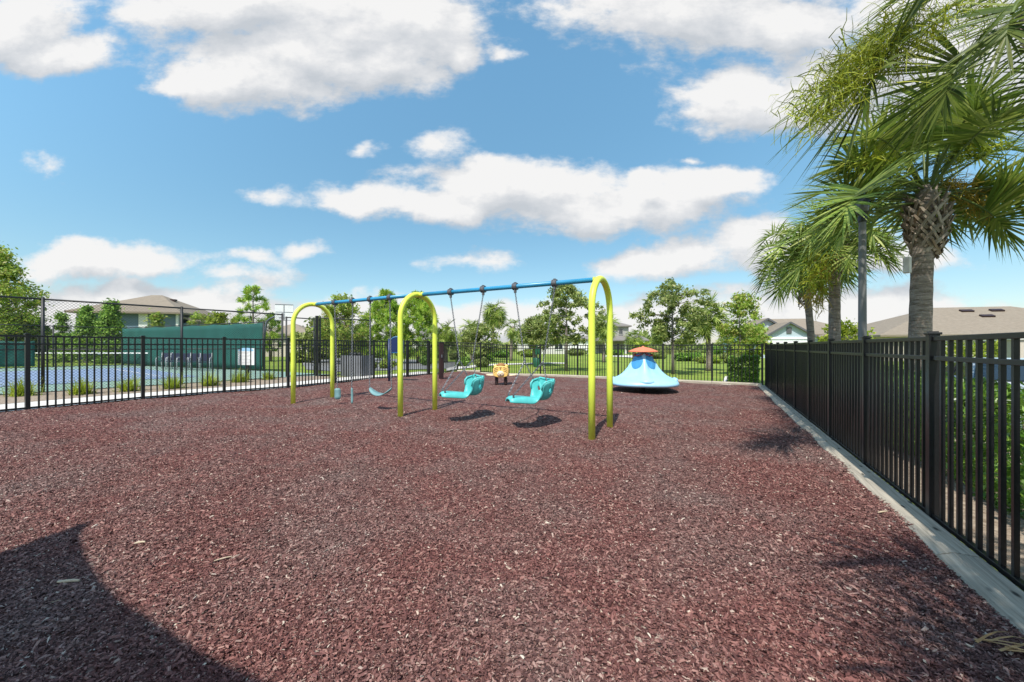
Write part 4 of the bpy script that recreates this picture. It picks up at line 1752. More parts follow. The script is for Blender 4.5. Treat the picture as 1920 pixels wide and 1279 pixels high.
def pine(name, label, x, y, h, cr, c0, seed, nt=70, tuft=.32, cat='tree', m='pine', group=None, fan=44, dense=1.0):
    rng = np.random.default_rng(seed)
    root = thing(name, label, cat, (x, y, t_(x, y)), 0, group)
    mb = MB()
    mb.tube([(0, 0, -.05), (.03, 0, h * .4), (0, .03, h * .75), (.02, 0, h * .97)], [.11, .09, .05, .015], 8)
    V, F = [], []
    cnt = 0
    for k in range(nt):
        f = rng.uniform(0, 1) ** .85
        a = rng.uniform(0, 2 * np.pi)
        rm = cr * (math.sin(math.pi * (0.26 + .71 * f)) ** .9)
        rr = rm * rng.uniform(.35, 1.05)
        e = Vector((rr * math.cos(a), rr * math.sin(a), c0 * h + (1 - c0) * h * f))
        if k < 30:
            s_ = Vector((0, 0, max(c0 * h * .9, e.z - .5 * rr)))
            mb.tube([s_, s_.lerp(e, .6) + Vector((0, 0, -.04)), e], [.03, .02, .008], 4, cap=False)
        n = fan
        d = rng.normal(size=(n, 3)) + np.array([math.cos(a) * .5, math.sin(a) * .5, .9])
        d /= np.linalg.norm(d, axis=1, keepdims=True)
        L = tuft * rng.uniform(.6, 1.1, (n, 1))
        side = np.cross(d, rng.normal(size=(n, 3)))
        side /= np.linalg.norm(side, axis=1, keepdims=True)
        w = tuft * .085 * dense
        c = np.array(e)[None] + rng.normal(size=(n, 3)) * tuft * .10
        q = np.stack([c - side * w * .5, c + side * w * .5, c + d * L + side * w * .55, c + d * L - side * w * .55], 1)
        V.append(q.reshape(-1, 3))
        F.append(np.arange(4 * n).reshape(n, 4) + cnt)
        cnt += 4 * n
    obj('trunk', mb, M['bark'], root, smooth=True)
    npobj('crown', np.concatenate(V), np.concatenate(F), M[m], root)
    return root


# ------------------------------------------------------------------ palms
def frond(VV, FF, mbp, o, az, el, pet, blade, rng, nleaf=44, droop=1.0, wleaf=.034, hub=None):
    dirh = Vector((math.cos(az), math.sin(az), 0))
    d = (dirh * math.cos(el) + Vector((0, 0, math.sin(el)))).normalized()
    pts = [Vector(o)]
    ds = [d.copy()]
    ns_ = 14
    total = pet + blade * .62
    for i in range(ns_):
        f = i / ns_
        step = total / ns_
        bend = (.05 if f * total < pet else .21) * droop
        d = (d + Vector((0, 0, -bend))).normalized()
        pts.append(pts[-1] + d * step)
        ds.append(d.copy())
    ip = max(2, int(round(ns_ * pet / total)))
    if hub is not None:                       # petiole arching to a known fan base
        o, hub = Vector(o), Vector(hub)
        hv = hub - o
        dirh = Vector((hv.x, hv.y, 0)).normalized()
        ctl = o + hv * .45 + Vector((0, 0, .16 * hv.length))
        pts, ds = [], []
        ip = 8
        for i in range(ip + 1):
            g = i / ip
            pts.append(o * (1 - g) ** 2 + ctl * 2 * g * (1 - g) + hub * g * g)
            ds.append(((ctl - o) * (1 - g) + (hub - ctl) * g).normalized())
        d = ds[-1].copy()
        for i in range(ns_ - ip):
            d = (d + Vector((0, 0, -.16 * droop))).normalized()
            pts.append(pts[-1] + d * blade * .62 / (ns_ - ip))
            ds.append(d.copy())
    mbp.tube(pts[:ip + 3], [.022 - .010 * (i / (ip + 3)) for i in range(ip + 3)], 5, cap=False)
    twist = rng.normal(0, .25)
    side0 = dirh.cross(Vector((0, 0, 1))).normalized()
    n_c = ns_ - ip
    for k in range(nleaf):
        s_ = -1 if k % 2 else 1
        f = (k // 2 + .5) / (nleaf / 2)            # 0 base .. 1 tip
        pi = ip + f ** 1.3 * n_c
        i0 = min(int(pi), ns_ - 1)
        p = pts[i0].lerp(pts[i0 + 1], pi - i0)
        t = ds[min(i0 + 1, ns_)]
        side = (side0 - t * side0.dot(t)).normalized()
        up = side.cross(t).normalized()
        if up.z < 0:
            up = -up
        side = (side * math.cos(twist) + up * math.sin(twist)).normalized()
        up = (up * math.cos(twist) - side * math.sin(twist)).normalized()
        ang = (1 - f) ** .85 * R(125) + R(4) + rng.normal(0, .05)
        fold = R(22) * (1 - f * .4) + rng.normal(0, .08)
        dd = (t * math.cos(ang) + side * (s_ * math.sin(ang) * math.cos(fold)) + up * (abs(math.sin(ang)) * math.sin(fold))).normalized()
        Lf = blade * (.62 + .38 * math.sin(math.pi * min(1, .25 + f * .6))) * rng.uniform(.88, 1.06)
        wax = dd.cross(up)
        if wax.length < 1e-3:
            wax = side.copy()
        wax = (wax.normalized() + up * rng.normal(0, .35)).normalized()
        q = p.copy()
        seg = 5
        vi = len(VV)
        dr = rng.uniform(.015, .085) * droop
        for j in range(seg + 1):
            g = j / seg
            w = wleaf * blade * (.55 + .45 * math.sin(math.pi * min(1, g * 1.1 + .12))) * (1 if g < .5 else max(.03, 1 - (g - .5) * 1.95))
            VV.append(q - wax * w / 2)
            VV.append(q + wax * w / 2)
            dd = (dd + Vector((0, 0, -dr * (g ** 1.2) * 2.2))).normalized()
            q = q + dd * (Lf / seg)
        for j in range(seg):
            b = vi + 2 * j
            FF.append((b, b + 1, b + 3, b + 2))


def spray(VV, FF, pts, rng, n=220, spread=.35, Ls=.30, w=.0036, hang=.5):
    """branching flower stalk: fine strands along an arching stem"""
    pts = [Vector(p) for p in pts]
    k = len(pts)
    for _ in range(n):
        f = rng.uniform(.12, 1) * (k - 1)
        i = min(int(f), k - 2)
        p = pts[i].lerp(pts[i + 1], f - i)
        t = (pts[i + 1] - pts[i]).normalized()
        d = (Vector(rng.normal(size=3)) * .75 + t * .5).normalized()
        q = p + Vector(rng.normal(size=3)) * spread * .18
        L = Ls * rng.uniform(.5, 1.2)
        ax = d.cross(Vector(rng.normal(size=3))).normalized()
        vi = len(VV)
        for j in range(5):
            ww = w * (1 - j * .16)
            VV.append(q - ax * ww)
            VV.append(q + ax * ww)
            d = (d + Vector(rng.normal(size=3)) * .25 + Vector((0, 0, -hang * .3))).normalized()
            q = q + d * L / 4
        for j in range(4):
            b = vi + 2 * j
            FF.append((b, b + 1, b + 3, b + 2))


def palm(name, label, x, y, zc, tr, nf, pet, blade, seed, nleaf=44, boots=None, extra=(), sprays=(), lean=(0, 0), droop=1.0, wleaf=.034, zb=None, elr=(-35, 78), group=None, skip=None, fine=True, hubs=(), fm='palm'):
    rng = np.random.default_rng(seed)
    z0 = t_(x, y) if zb is None else zb
    root = thing(name, label, 'palm tree', (x, y, z0), 0, group)
    H = zc - z0
    top = Vector((lean[0], lean[1], H))
    mb = MB()
    path, rad = [], []
    nn = 26 if fine else 8
    for i in range(nn + 1):
        f = i / nn
        path.append(Vector((lean[0] * f ** 1.5 + .02 * math.sin(f * 7), lean[1] * f ** 1.5 + .02 * math.cos(f * 5), -.05 + (H - .05) * f)))
        rad.append(tr * (1.12 - .16 * f + .02 * math.sin(f * 90)) * (1.0 if f > .06 else 1.12))
    mb.tube(path, rad, 18 if fine else 8)
    obj('trunk', mb, M['trunk'], root, smooth=True)
    VV, FF, mp_ = [], [], MB()
    GA = 2.39996
    for k in range(nf):
        f = (k + .5) / nf
        az = k * GA + rng.normal(0, .15)
        el = R(elr[1] + (elr[0] - elr[1]) * f ** .8) + rng.normal(0, .10)
        if skip and skip(az % (2 * math.pi), el):
            continue
        st = top + Vector((math.cos(az) * tr * .6, math.sin(az) * tr * .6, -.10 - .28 * f))
        frond(VV, FF, mp_, st, az, el, pet * rng.uniform(.85, 1.1), blade * rng.uniform(.85, 1.1), rng, nleaf, droop * rng.uniform(.8, 1.25), wleaf)
    for (az, el, pm, bm_) in extra:
        st = top + Vector((math.cos(az) * tr * .6, math.sin(az) * tr * .6, -.15))
        frond(VV, FF, mp_, st, az, el, pet * pm, blade * bm_, rng, nleaf, droop, wleaf)
    for (p, bm_) in hubs:
        frond(VV, FF, mp_, top + Vector((0, 0, -.15)), 0, 0, pet, blade * bm_, rng, nleaf, droop, wleaf, hub=Vector(p) - Vector((x, y, z0)))
    cr_ = npobj('crown', [tuple(v) for v in VV], FF, M[fm], root)
    obj('petiole', mp_, M['petiole'], root, smooth=True)
    if boots:
        zlo, zhi, rb, nb = boots
        mbb = MB()
        for k in range(nb):
            f = (k + .5) / nb
            az = k * GA
            zz = zlo - z0 + (zhi - zlo) * f
            rr = tr * .92 + (rb - tr) * math.sin(math.pi * min(1, .12 + .75 * f)) * .75
            c0 = Vector((lean[0], lean[1], 0)) + Vector((math.cos(az) * rr, math.sin(az) * rr, zz))
            out = Vector((math.cos(az), math.sin(az), 0))
            tan = Vector((-math.sin(az), math.cos(az), 0))
            for s_ in (-1, 1):
                Ls = (zhi - zlo) * .40 * rng.uniform(.8, 1.15)
                d = (Vector((0, 0, .80)) + tan * s_ * (.62 + rng.normal(0, .08)) + out * (.10 + .12 * f + rng.normal(0, .03))).normalized()
                wx = out.cross(d).normalized()
                a, b = c0 - d * Ls * .25, c0 + d * Ls * .72
                w = tr * .34 * rng.uniform(.8, 1.15)
                th = tr * .10
                vs = []
                for p, ww in ((a, w * 1.1), (a.lerp(b, .5), w), (b, w * .75)):
                    for sx_, sy_ in ((-1, -1), (1, -1), (1, 1), (-1, 1)):
                        vs.append(p + wx * sx_ * ww / 2 + out * sy_ * th / 2)
                fs = [(0, 3, 2, 1), (8, 9, 10, 11)]
                for q in range(2):
                    fs += [(q * 4 + j, q * 4 + (j + 1) % 4, q * 4 + 4 + (j + 1) % 4, q * 4 + 4 + j) for j in range(4)]
                mbb.add(vs, fs)
        obj('leaf_bases', mbb, M['drygrey'], root)
    for (pts, n, mt, Ls, sprd) in sprays:
        SV, SF = [], []
        loc_pts = [Vector(p) - Vector((x, y, z0)) for p in pts]
        spray(SV, SF, loc_pts, rng, n, sprd, Ls, max(.0036, .0011 * (Vector((x, y, 2)).length - 3)))
        so2 = npobj('flower_stalk', [tuple(v) for v in SV], SF, M[mt], root)
        ms = MB()
        ms.tube(loc_pts, .011, 5, cap=False)
        obj('stem', ms, M['petiole'], so2, smooth=True)
    return root


def arc(a, b, n=8, sag=.15):
    a, b = Vector(a), Vector(b)
    return [a.lerp(b, k / n) + Vector((0, 0, sag * math.sin(math.pi * k / n))) for k in range(n + 1)]


# big cabbage palm standing just outside the frame, its fronds reaching in at the top
PX, PY, PZ = 5.35, 3.6, 5.05
tip = at(1520, 215, 3.15)
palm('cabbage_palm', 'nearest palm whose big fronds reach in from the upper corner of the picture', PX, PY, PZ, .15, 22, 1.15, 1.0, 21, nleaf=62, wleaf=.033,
     elr=(-20, 80), skip=lambda az, el: R(95) < az < R(310) and el < R(60),
     hubs=[(at(1690, 72, 3.3), 1.05), (at(1797, 122, 3.15), .55), (at(1765, -15, 3.6), .85), (at(1905, 10, 2.95), .58), (at(1850, -90, 3.8), .9), (at(2040, 90, 3.0), .5)],
     sprays=[(arc((PX - .2, PY - .05, PZ - .1), at(1700, 72, 3.25), 4, .02)[:-1] + arc(at(1700, 72, 3.25), tip, 8, .10), 2300, 'flower', .22, .62),
             (arc((PX - .2, PY - .05, PZ), at(1690, 30, 3.5), 10, .1), 160, 'flower', .22, .5)],
     boots=(4.0, 5.0, .36, 40))
# the palm with the basket of old leaf bases
X2, Y2 = (1719 - HX) / FPX * 6.5, 6.5
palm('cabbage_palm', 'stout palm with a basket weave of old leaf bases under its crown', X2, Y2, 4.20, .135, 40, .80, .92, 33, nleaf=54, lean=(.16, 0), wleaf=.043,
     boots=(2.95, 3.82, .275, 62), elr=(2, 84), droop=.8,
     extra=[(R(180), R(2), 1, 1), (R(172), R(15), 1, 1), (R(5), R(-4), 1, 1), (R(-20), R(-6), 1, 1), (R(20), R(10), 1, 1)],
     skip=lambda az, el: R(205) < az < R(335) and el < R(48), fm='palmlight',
     hubs=[(at(1614, 356, 5.7), .95), (at(1846, 392, 6.2), .85), (at(1742, 240, 6.2), 1.0), (at(1660, 265, 6.3), .95), (at(1815, 270, 6.3), .95)],
     sprays=[(arc((X2 + .3, Y2, 4.1), at(1850, 400, 6.3), 8, .2), 380, 'oldflower', .22, .5),
             (arc((X2 + .3, Y2 - .1, 4.3), at(1872, 275, 6.1), 8, .25), 380, 'flower', .24, .5),
             (arc((X2, Y2, 4.25), at(1600, 305, 6.2), 8, .2), 240, 'flower', .22, .4)])
X3, Y3 = (1563 - HX) / FPX * 9.6, 9.6
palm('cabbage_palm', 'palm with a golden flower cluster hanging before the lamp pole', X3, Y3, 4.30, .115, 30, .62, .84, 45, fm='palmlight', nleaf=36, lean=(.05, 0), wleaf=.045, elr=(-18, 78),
     boots=(3.25, 4.05, .21, 36), droop=1.15,
     sprays=[(arc((X3 - .05, Y3 - .1, 4.0), at(1532, 545, 8.9), 9, .75), 1500, 'flower', .26, .75), (arc((X3 - .05, Y3 - .1, 3.9), at(1530, 575, 8.9), 9, .45), 600, 'oldflower', .28, .5),
              (arc((X3, Y3, 3.9), at(1650, 480, 9.6), 9, .25), 200, 'oldflower', .24, .4)])
X4, Y4 = (1524 - HX) / FPX * 11.8, 11.8
palm('cabbage_palm', 'slimmer palm with shaggy brown neck behind the golden flowered one', X4, Y4, 4.50, .09, 30, .72, .92, 52, fm='palmlight', nleaf=34, lean=(-.28, 0), wleaf=.045, elr=(-30, 74), boots=(2.6, 4.1, .17, 44), droop=1.2)
# palm behind the camera: only its shade falls into the corner of the mulch
palm('cabbage_palm', 'palm by the fence behind the viewer, its shade feathering the near mulch corner', 2.22, -1.5, 4.4, .15, 19, .75, .95, 61, nleaf=40, wleaf=.035, lean=(-.15, .3))

# distant small palms
def far_palm(label, px, crown_y, Y, cr, seed, nf=26, tr=.13, **kw):
    x = (px - HX) / FPX * Y
    zc = EYE + (HY - crown_y) / FPX * Y
    return palm('cabbage_palm', label, x, Y, zc, tr, nf, cr * .45, cr * .62, seed, nleaf=26, wleaf=.075, elr=(-50, 80), fine=False, fm='palmlight', **kw)


far_palm('tall slender palm standing above the middle of the back fence', 922, 584, 36, 1.3, 71, lean=(.25, 0), tr=.15, nf=48, droop=1.5)
far_palm('small palm with two leaning trunks beside the tall slender palm', 958, 610, 34, 1.0, 72, lean=(.2, 0), nf=16)
far_palm('round headed palm seen just past the central arch', 835, 622, 30, 1.1, 73, nf=30)
far_palm('fan palm rising out of a round green tree behind the swings', 884, 617, 33, 1.1, 74, nf=30)
far_palm('palm seen through the front arch against the grey house', 1132, 606, 34, 1.3, 75, nf=30)
far_palm('dense palm between the two oaks by the back fence', 1328, 588, 22, 1.15, 76, nf=36)
far_palm('short palm at the edge of the oak by the spinner', 1188, 632, 44, 1.2, 77, nf=26)
far_palm('thin palm in front of the oak behind the swing chains', 1002, 612, 27, 1.0, 78, nf=24)

# ------------------------------------------------------------------ trees
def px_tree(fn, label, px, top, Y, name='tree', **kw):
    x = (px - HX) / FPX * Y
    h = EYE + (HY - top) / FPX * Y - t_(x, Y)
    return fn(name, label, x, Y, h, **kw)


px_tree(tree, 'large tree at the left edge rising above the court fence', -20, 462, 34, cr=2.8, c0=.12, seed=101, leaf=.13, nclump=130, nper=110, m=M['maple'], trunk_r=.2, clump_r=.24)
px_tree(tree, 'smaller bushy tree beside the large one behind the court', 48, 592, 36, cr=1.7, c0=.15, seed=102, leaf=.16, nclump=50, nper=90, m=M['oak'], trunk_r=.12)
px_tree(tree, 'slim little conifer in the gap left of the blue house', 115, 588, 40, cr=1.0, c0=.05, seed=103, leaf=.12, nclump=40, nper=60, m=M['conifer'], trunk_r=.08, shape='cone', clump_r=.4)
px_tree(tree, 'conical conifer in front of the left end of the blue house', 163, 576, 30, cr=1.15, c0=.02, seed=104, leaf=.10, nclump=90, nper=90, m=M['conifer'], trunk_r=.1, shape='cone')
px_tree(tree, 'tallest conical conifer, covering the corner of the blue house', 209, 570, 29, cr=1.2, c0=.02, seed=105, leaf=.10, nclump=100, nper=90, m=M['conifer'], trunk_r=.1, shape='cone')
px_tree(tree, 'low broad conifer between the two court conifers', 128, 630, 31, cr=1.0, c0=.02, seed=106, leaf=.10, nclump=50, nper=80, m=M['conifer'], trunk_r=.1, shape='cone')
px_tree(tree, 'little tree showing over the windscreen before the blue house window', 294, 590, 31, cr=.95, c0=.3, seed=107, leaf=.11, nclump=40, nper=60, m=M['maple'], trunk_r=.06, shape='cone', clump_r=.4)
px_tree(tree, 'little tree over the windscreen at the right end of the blue house', 374, 590, 30, cr=.9, c0=.3, seed=108, leaf=.11, nclump=34, nper=60, m=M['maple'], trunk_r=.06, clump_r=.4)
px_tree(tree, 'bright little tree over the windscreen, clear of the blue house', 410, 589, 29, cr=.95, c0=.3, seed=109, leaf=.11, nclump=34, nper=60, m=M['bright'], trunk_r=.06, clump_r=.4)
px_tree(pine, 'open pine with tufted branches left of the basketball backboard', 474, 540, 32, name='pine_tree', cr=1.75, c0=.14, seed=113, nt=64, tuft=.40, fan=70, dense=.9)
px_tree(pine, 'small pine just under the basketball backboard', 508, 590, 33, name='pine_tree', cr=1.0, c0=.2, seed=111, nt=40, tuft=.35)
px_tree(tree, 'leafy tree seen through and beyond the farthest arch', 642, 560, 27, cr=1.6, c0=.2, seed=112, leaf=.10, nclump=90, nper=85, m=M['maple'], trunk_r=.1, clump_r=.27)
px_tree(tree, 'darker tree low behind the farthest arch', 598, 604, 30, cr=1.7, c0=.1, seed=113, leaf=.14, nclump=50, nper=90, m=M['oak'], trunk_r=.1)
px_tree(tree, 'low rounded tree between the farthest arch and the two pines', 672, 612, 34, cr=1.9, c0=.1, seed=114, leaf=.15, nclump=46, nper=90, m=M['oak'], trunk_r=.1)
px_tree(pine, 'full pine left of the central arch', 724, 550, 28, name='pine_tree', cr=1.75, c0=.06, seed=115, nt=300, tuft=.36, fan=46, dense=.9)
px_tree(pine, 'full pine seen through the central arch', 784, 553, 29, name='pine_tree', cr=1.75, c0=.08, seed=116, nt=270, tuft=.36, fan=46, dense=.9)
px_tree(tree, 'round green tree under the fan palm behind the swings', 898, 612, 31, cr=1.5, c0=.24, seed=117, leaf=.11, nclump=65, nper=85, m=M['oak'], trunk_r=.08, stems=3)
px_tree(tree, 'mid sized oak left of the tall oak behind the front arch', 1012, 594, 26, cr=1.35, c0=.34, seed=118, leaf=.09, nclump=75, nper=80, clump_r=.19, m=M['oak'], trunk_r=.09)
px_tree(tree, 'tall open oak behind the front swing arch', 1062, 536, 22, cr=1.6, c0=.32, seed=119, leaf=.085, nclump=120, nper=75, m=M['oak'], trunk_r=.08, shape='vase', clump_r=.15, sx=1.05)
px_tree(tree, 'broad oak with a thin top beyond the spinner', 1262, 524, 19.5, cr=1.6, c0=.32, seed=120, leaf=.08, nclump=125, nper=75, m=M['oak'], trunk_r=.08, shape='vase', clump_r=.15, sx=1.05)
px_tree(tree, 'sparse young oak closest to the back fence corner', 1392, 553, 18.5, cr=.95, c0=.30, seed=121, leaf=.075, nclump=64, nper=60, m=M['maple'], trunk_r=.06, shape='vase', clump_r=.26)
px_tree(tree, 'yellow green tree peeking over the fence past the lamp pole', 1580, 606, 16, cr=.75, c0=.4, seed=122, leaf=.08, nclump=40, nper=70, m=M['bright'], trunk_r=.05, clump_r=.4)
px_tree(tree, 'pale leafy tree leaning toward the blue gabled house', 1412, 612, 24, cr=.9, c0=.3, seed=123, leaf=.11, nclump=40, nper=70, m=M['maple'], trunk_r=.06)


def shrub(label, x, y, w, d, h, seed, n, leaf, m, name='shrub', cat='shrub', rz=0.0, box=False, group=None, asp=.42):
    rng = np.random.default_rng(seed)
    root = thing(name, label, cat, (x, y, t_(x, y)), rz, group)
    if box:
        P = rng.uniform(-1, 1, (n, 3))
        # push most leaves to the faces
        ax = rng.integers(0, 3, n)
        sg = np.sign(rng.uniform(-1, 1, n))
        dep = 1 - rng.exponential(.10, n).clip(0, .8)
        P[np.arange(n), ax] = sg * dep
        P *= 1 + rng.normal(0, .03, (n, 3))
        Pc = P * np.array([w / 2, d / 2, h / 2]) + np.array([0, 0, h / 2])
        bump = .05 * np.sin(P[:, 0] * w * 3.1) + .04 * np.sin(P[:, 0] * w * 7.7 + 1)
        Pc[:, 2] += bump * (P[:, 2] > .2)
        Pc[:, 1] += bump * .8 * np.sign(P[:, 1])
    else:
        v = rng.normal(size=(n, 3))
        v /= np.linalg.norm(v, axis=1, keepdims=True)
        r = rng.uniform(.5, 1.0, (n, 1)) ** .5
        lump = 1 + .18 * np.sin(v[:, :1] * 5 + seed) + .15 * np.sin(v[:, 1:2] * 6 + v[:, 2:] * 4)
        Pc = v * r * lump * np.array([w / 2, d / 2, h / 2]) + np.array([0, 0, h / 2])
    Pc = Pc[Pc[:, 2] > .02]
    V, F = quads_at(Pc, leaf, asp, rng, np.array([0, 0, .4]))
    npobj('foliage', V, F, m, root)
    for k in range(max(2, int(w * (1.6 if box else 1)))):
        mb = MB()
        xx = rng.uniform(-.42, .42) * w
        yy = rng.uniform(-.3, .3) * d
        mb.tube([(xx, yy, -.03), (xx * 1.02, yy, h * .4), (xx * 1.03 + rng.normal(0, .05), yy, h * .8)], [.016, .012, .005], 5, cap=False)
        obj('stem', mb, M['bark'], root, smooth=True)
    return root


# hedge along the right fence and the clipped one in the far corner
hx = lambda y: 1.706 + 0.531 * y
mid_y = 3.4
ang = math.atan2(U.y, U.x)
c = Vector((hx(mid_y), mid_y, 0)) + W * 1.05
shrub('long leafy green hedge growing behind the picket fence beside the timber edging', c.x, c.y, 10.5, .85, .94, 201, 62000, .042, M['hedge'], name='hedge', cat='hedge', rz=math.atan2(.883, .469), box=True, asp=.30)
c = Vector((hx(11.0), 11.0, 0)) + W * 1.1
shrub('darker stretch of hedge farther along behind the picket fence', c.x, c.y, 4.0, .8, 1.0, 202, 12000, .045, M['hedge'], name='hedge', cat='hedge', rz=math.atan2(.883, .469), box=True)
x, y = gp(1407, 722, 0)
shrub('square clipped hedge just outside the back corner of the fences', x + .1, y + .6, .95, 1.1, 1.02, 203, 9000, .045, M['hedge'], name='hedge', cat='hedge', rz=R(-30), box=True)

# shrubs round the lawn, low beds by the road
sh = [(905, 678, 2.0, .8), (860, 676, 1.6, .7), (940, 672, 2.4, .8), (990, 671, 2.4, .9), (1080, 668, 3.0, 1.0), (1150, 668, 2.6, 1.0), (1225, 672, 2.6, .9),
      (1290, 676, 2.6, .8), (1330, 680, 2.0, .6), (1370, 680, 1.8, .9), (700, 672, 2.4, .9), (760, 671, 2.6, 1.0), (810, 673, 2.0, .9), (600, 676, 2.2, 1.2), (560, 682, 1.4, .9),
      (640, 668, 3.5, 1.4), (900, 664, 5, 1.6), (1020, 663, 6, 1.6), (1120, 662, 7, 1.8), (1240, 664, 5, 1.5), (870, 690, .9, .6), (905, 691, .9, .55), (800, 688, .9, .6), (725, 694, .9, .5), (690, 697, .8, .5),
      (1345, 664, 4, 1.5), (1390, 668, 3, 1.3)]
where = ['behind the middle of the back fence', 'past the back corner post', 'on the lawn behind the spring rider', 'on the lawn by the green waste station', 'on the lawn behind the front arch', 'left of the spinner beyond the fence',
         'behind the coral cap of the spinner', 'under the broad oak', 'beside the palm between the oaks', 'near the square clipped hedge', 'beyond the road left of the central arch', 'beyond the road behind the navy panel', 'beyond the road right of the central arch', 'low behind the farthest arch', 'by the court gate post',
         'deep behind the slatted enclosure', 'far behind the tall slender palm', 'far across the lawn by the cream house', 'far in front of the grey house', 'far behind the spinner', 'at the near bend of the path', 'on the inside of the path', 'at the road edge by the gate', 'at the sidewalk edge by the navy panel', 'at the sidewalk edge by the slatted enclosure', 'far behind the palm between the oaks', 'far left of the blue gabled house']
pal = ['hedge', 'oak', 'hedge', 'maple', 'oak']
adj = ['rounded green shrub', 'dark leafy shrub', 'low green shrub', 'light green shrub', 'dense dark shrub']
for k, ((px, py, w, h), wh) in enumerate(zip(sh, where)):
    x, y = gp(px, py, .06)
    shrub('%s %s' % (adj[k % 5], wh), x, y, w, w * .8, h, 300 + k, int(900 + 700 * min(w, 4)), .075 if y < 30 else .12, M[pal[k % 5]], group='shrubs around the lawn')
# bright yellow-green plant above the spinner cap
x = (1205 - HX) / FPX * 26
root = thing('banana_plant', 'bright yellow green broad leafed plant showing above the coral cap', 'plant', (x, 26, t_(x, 26)))
VV, FF, mp_ = [], [], MB()
rng = np.random.default_rng(9)
for k in range(9):
    az = k * 2.4
    d = Vector((math.cos(az) * .55, math.sin(az) * .55, .85)).normalized()
    q = Vector((0, 0, 1.1))
    vi = len(VV)
    sd_ = d.cross(Vector((0, 0, 1))).normalized()
    for j in range(7):
        w = .16 * math.sin(math.pi * (j + .4) / 7)
        VV += [q - sd_ * w, q + sd_ * w]
        q = q + d * .17
        d = (d + Vector((0, 0, -.16))).normalized()
    for j in range(6):
        b = vi + 2 * j
        FF.append((b, b + 1, b + 3, b + 2))
    mp_.tube([(0, 0, 0), (0, 0, .6), (0, 0, 1.15)], [.06, .05, .03], 6)
npobj('leaf', [tuple(v) for v in VV], FF, M['bright'], root)
obj('stem', mp_, M['petiole'], root, smooth=True)

x, y = (1838 - HX) / FPX * 13.5, 13.5
shrub('wide yellow green flowering bush beyond the parked car', x, y, 4.6, 1.6, 1.72, 351, 5200, .07, M['bright'])
b_ = at(1701, 497, 6.40)
fl = thing('trunk_box', 'small pale box strapped to the left side of the stout palm trunk', 'box', b_, R(20))
mb = MB()
mb.box((0, 0, 0), (.07, .09, .27))
obj('case', mb, M['creamwall'], fl, bevel=.01)
mb = MB()
mb.box((.05, 0, .04), (.06, .03, .03))
mb.box((.05, 0, -.07), (.06, .03, .03))
obj('bracket', mb, M['greysteel'], fl)

# grass tufts in the bed by the sidewalk
def tuft(label, x, y, seed, s=1.0):
    rng = np.random.default_rng(seed)
    root = thing('grass_tuft', label, 'ornamental grass', (x, y, t_(x, y) + .04), 0, 'grass tufts along the court sidewalk')
    VV, FF = [], []
    for k in range(260):
        az = rng.uniform(0, 6.283)
        el = rng.uniform(.4, 1.45)
        d = Vector((math.cos(az) * math.cos(el), math.sin(az) * math.cos(el), math.sin(el)))
        q = Vector((rng.normal(0, .09), rng.normal(0, .09), 0)) * s
        L = rng.uniform(.30, .56) * s
        sd_ = d.cross(Vector((0, 0, 1))).normalized() * .010
        vi = len(VV)
        for j in range(5):
            w = 1 - j * .2
            VV += [q - sd_ * w, q + sd_ * w]
            q = q + d * L / 4
            d = (d + Vector((0, 0, -.22))).normalized()
        for j in range(4):
            b = vi + 2 * j
            FF.append((b, b + 1, b + 3, b + 2))
    npobj('blades', [tuple(v) for v in VV], FF, M['tuft'], root)
    return root


tl = [(42, 744, 'beside the thick near post at the left edge of the picture'), (153, 741, 'second from the left edge of the picture'), (242, 735, 'by the post in front of the net'), (324, 730, 'browner tipped, below the row of chairs'), (393, 725, 'between the chairs and the rules board'), (449, 718, 'at the foot of the rules board'), (503, 713, 'by the court gate')]
for k, (px, py, wh) in enumerate(tl):
    x, y = gp(px, py, .16)
    o_ = tuft('yellow green grass tuft ' + wh, x, y, 400 + k, 1.0 if k != 6 else .8)

# distant wood along the horizon
rng = np.random.default_rng(77)
n = 9000
az = rng.uniform(-62, 62, n)
dist = rng.uniform(95, 120, n)
Pc = np.stack([np.sin(np.radians(az)) * dist / np.cos(np.radians(az * .0)), np.cos(np.radians(az)) * dist, np.zeros(n)], -1)
hh = 3.2 + 1.6 * np.sin(az * .45) + 1.1 * np.sin(az * 1.3 + 1) + .8 * np.sin(az * 3.1)
Pc[:, 2] = rng.uniform(0, 1, n) ** .8 * hh.clip(1.5, 6)
V, F = quads_at(Pc, .9, .5, rng, np.array([0, -.4, .4]))
tl_ = npobj('treeline', V, F, M['oak'])
tl_['kind'] = 'stuff'

# ------------------------------------------------------------------ houses
def hip_roof(mb, w, d, z, rise, over=.5, ridge=None):
    W_, D_ = w / 2 + over, d / 2 + over
    rl = (w - d) / 2 if ridge is None else ridge
    rl = max(rl, 0.05)
    vs = [(-W_, -D_, z), (W_, -D_, z), (W_, D_, z), (-W_, D_, z), (-rl, 0, z + rise), (rl, 0, z + rise)]
    lo = [(x, y, z - .18) for x, y, z in vs[:4]]
    mb.add(vs + lo, [(0, 1, 5, 4), (2, 3, 4, 5), (1, 2, 5), (3, 0, 4), (0, 6, 7, 1), (1, 7, 8, 2), (2, 8, 9, 3), (3, 9, 6, 0), (6, 9, 8, 7)])


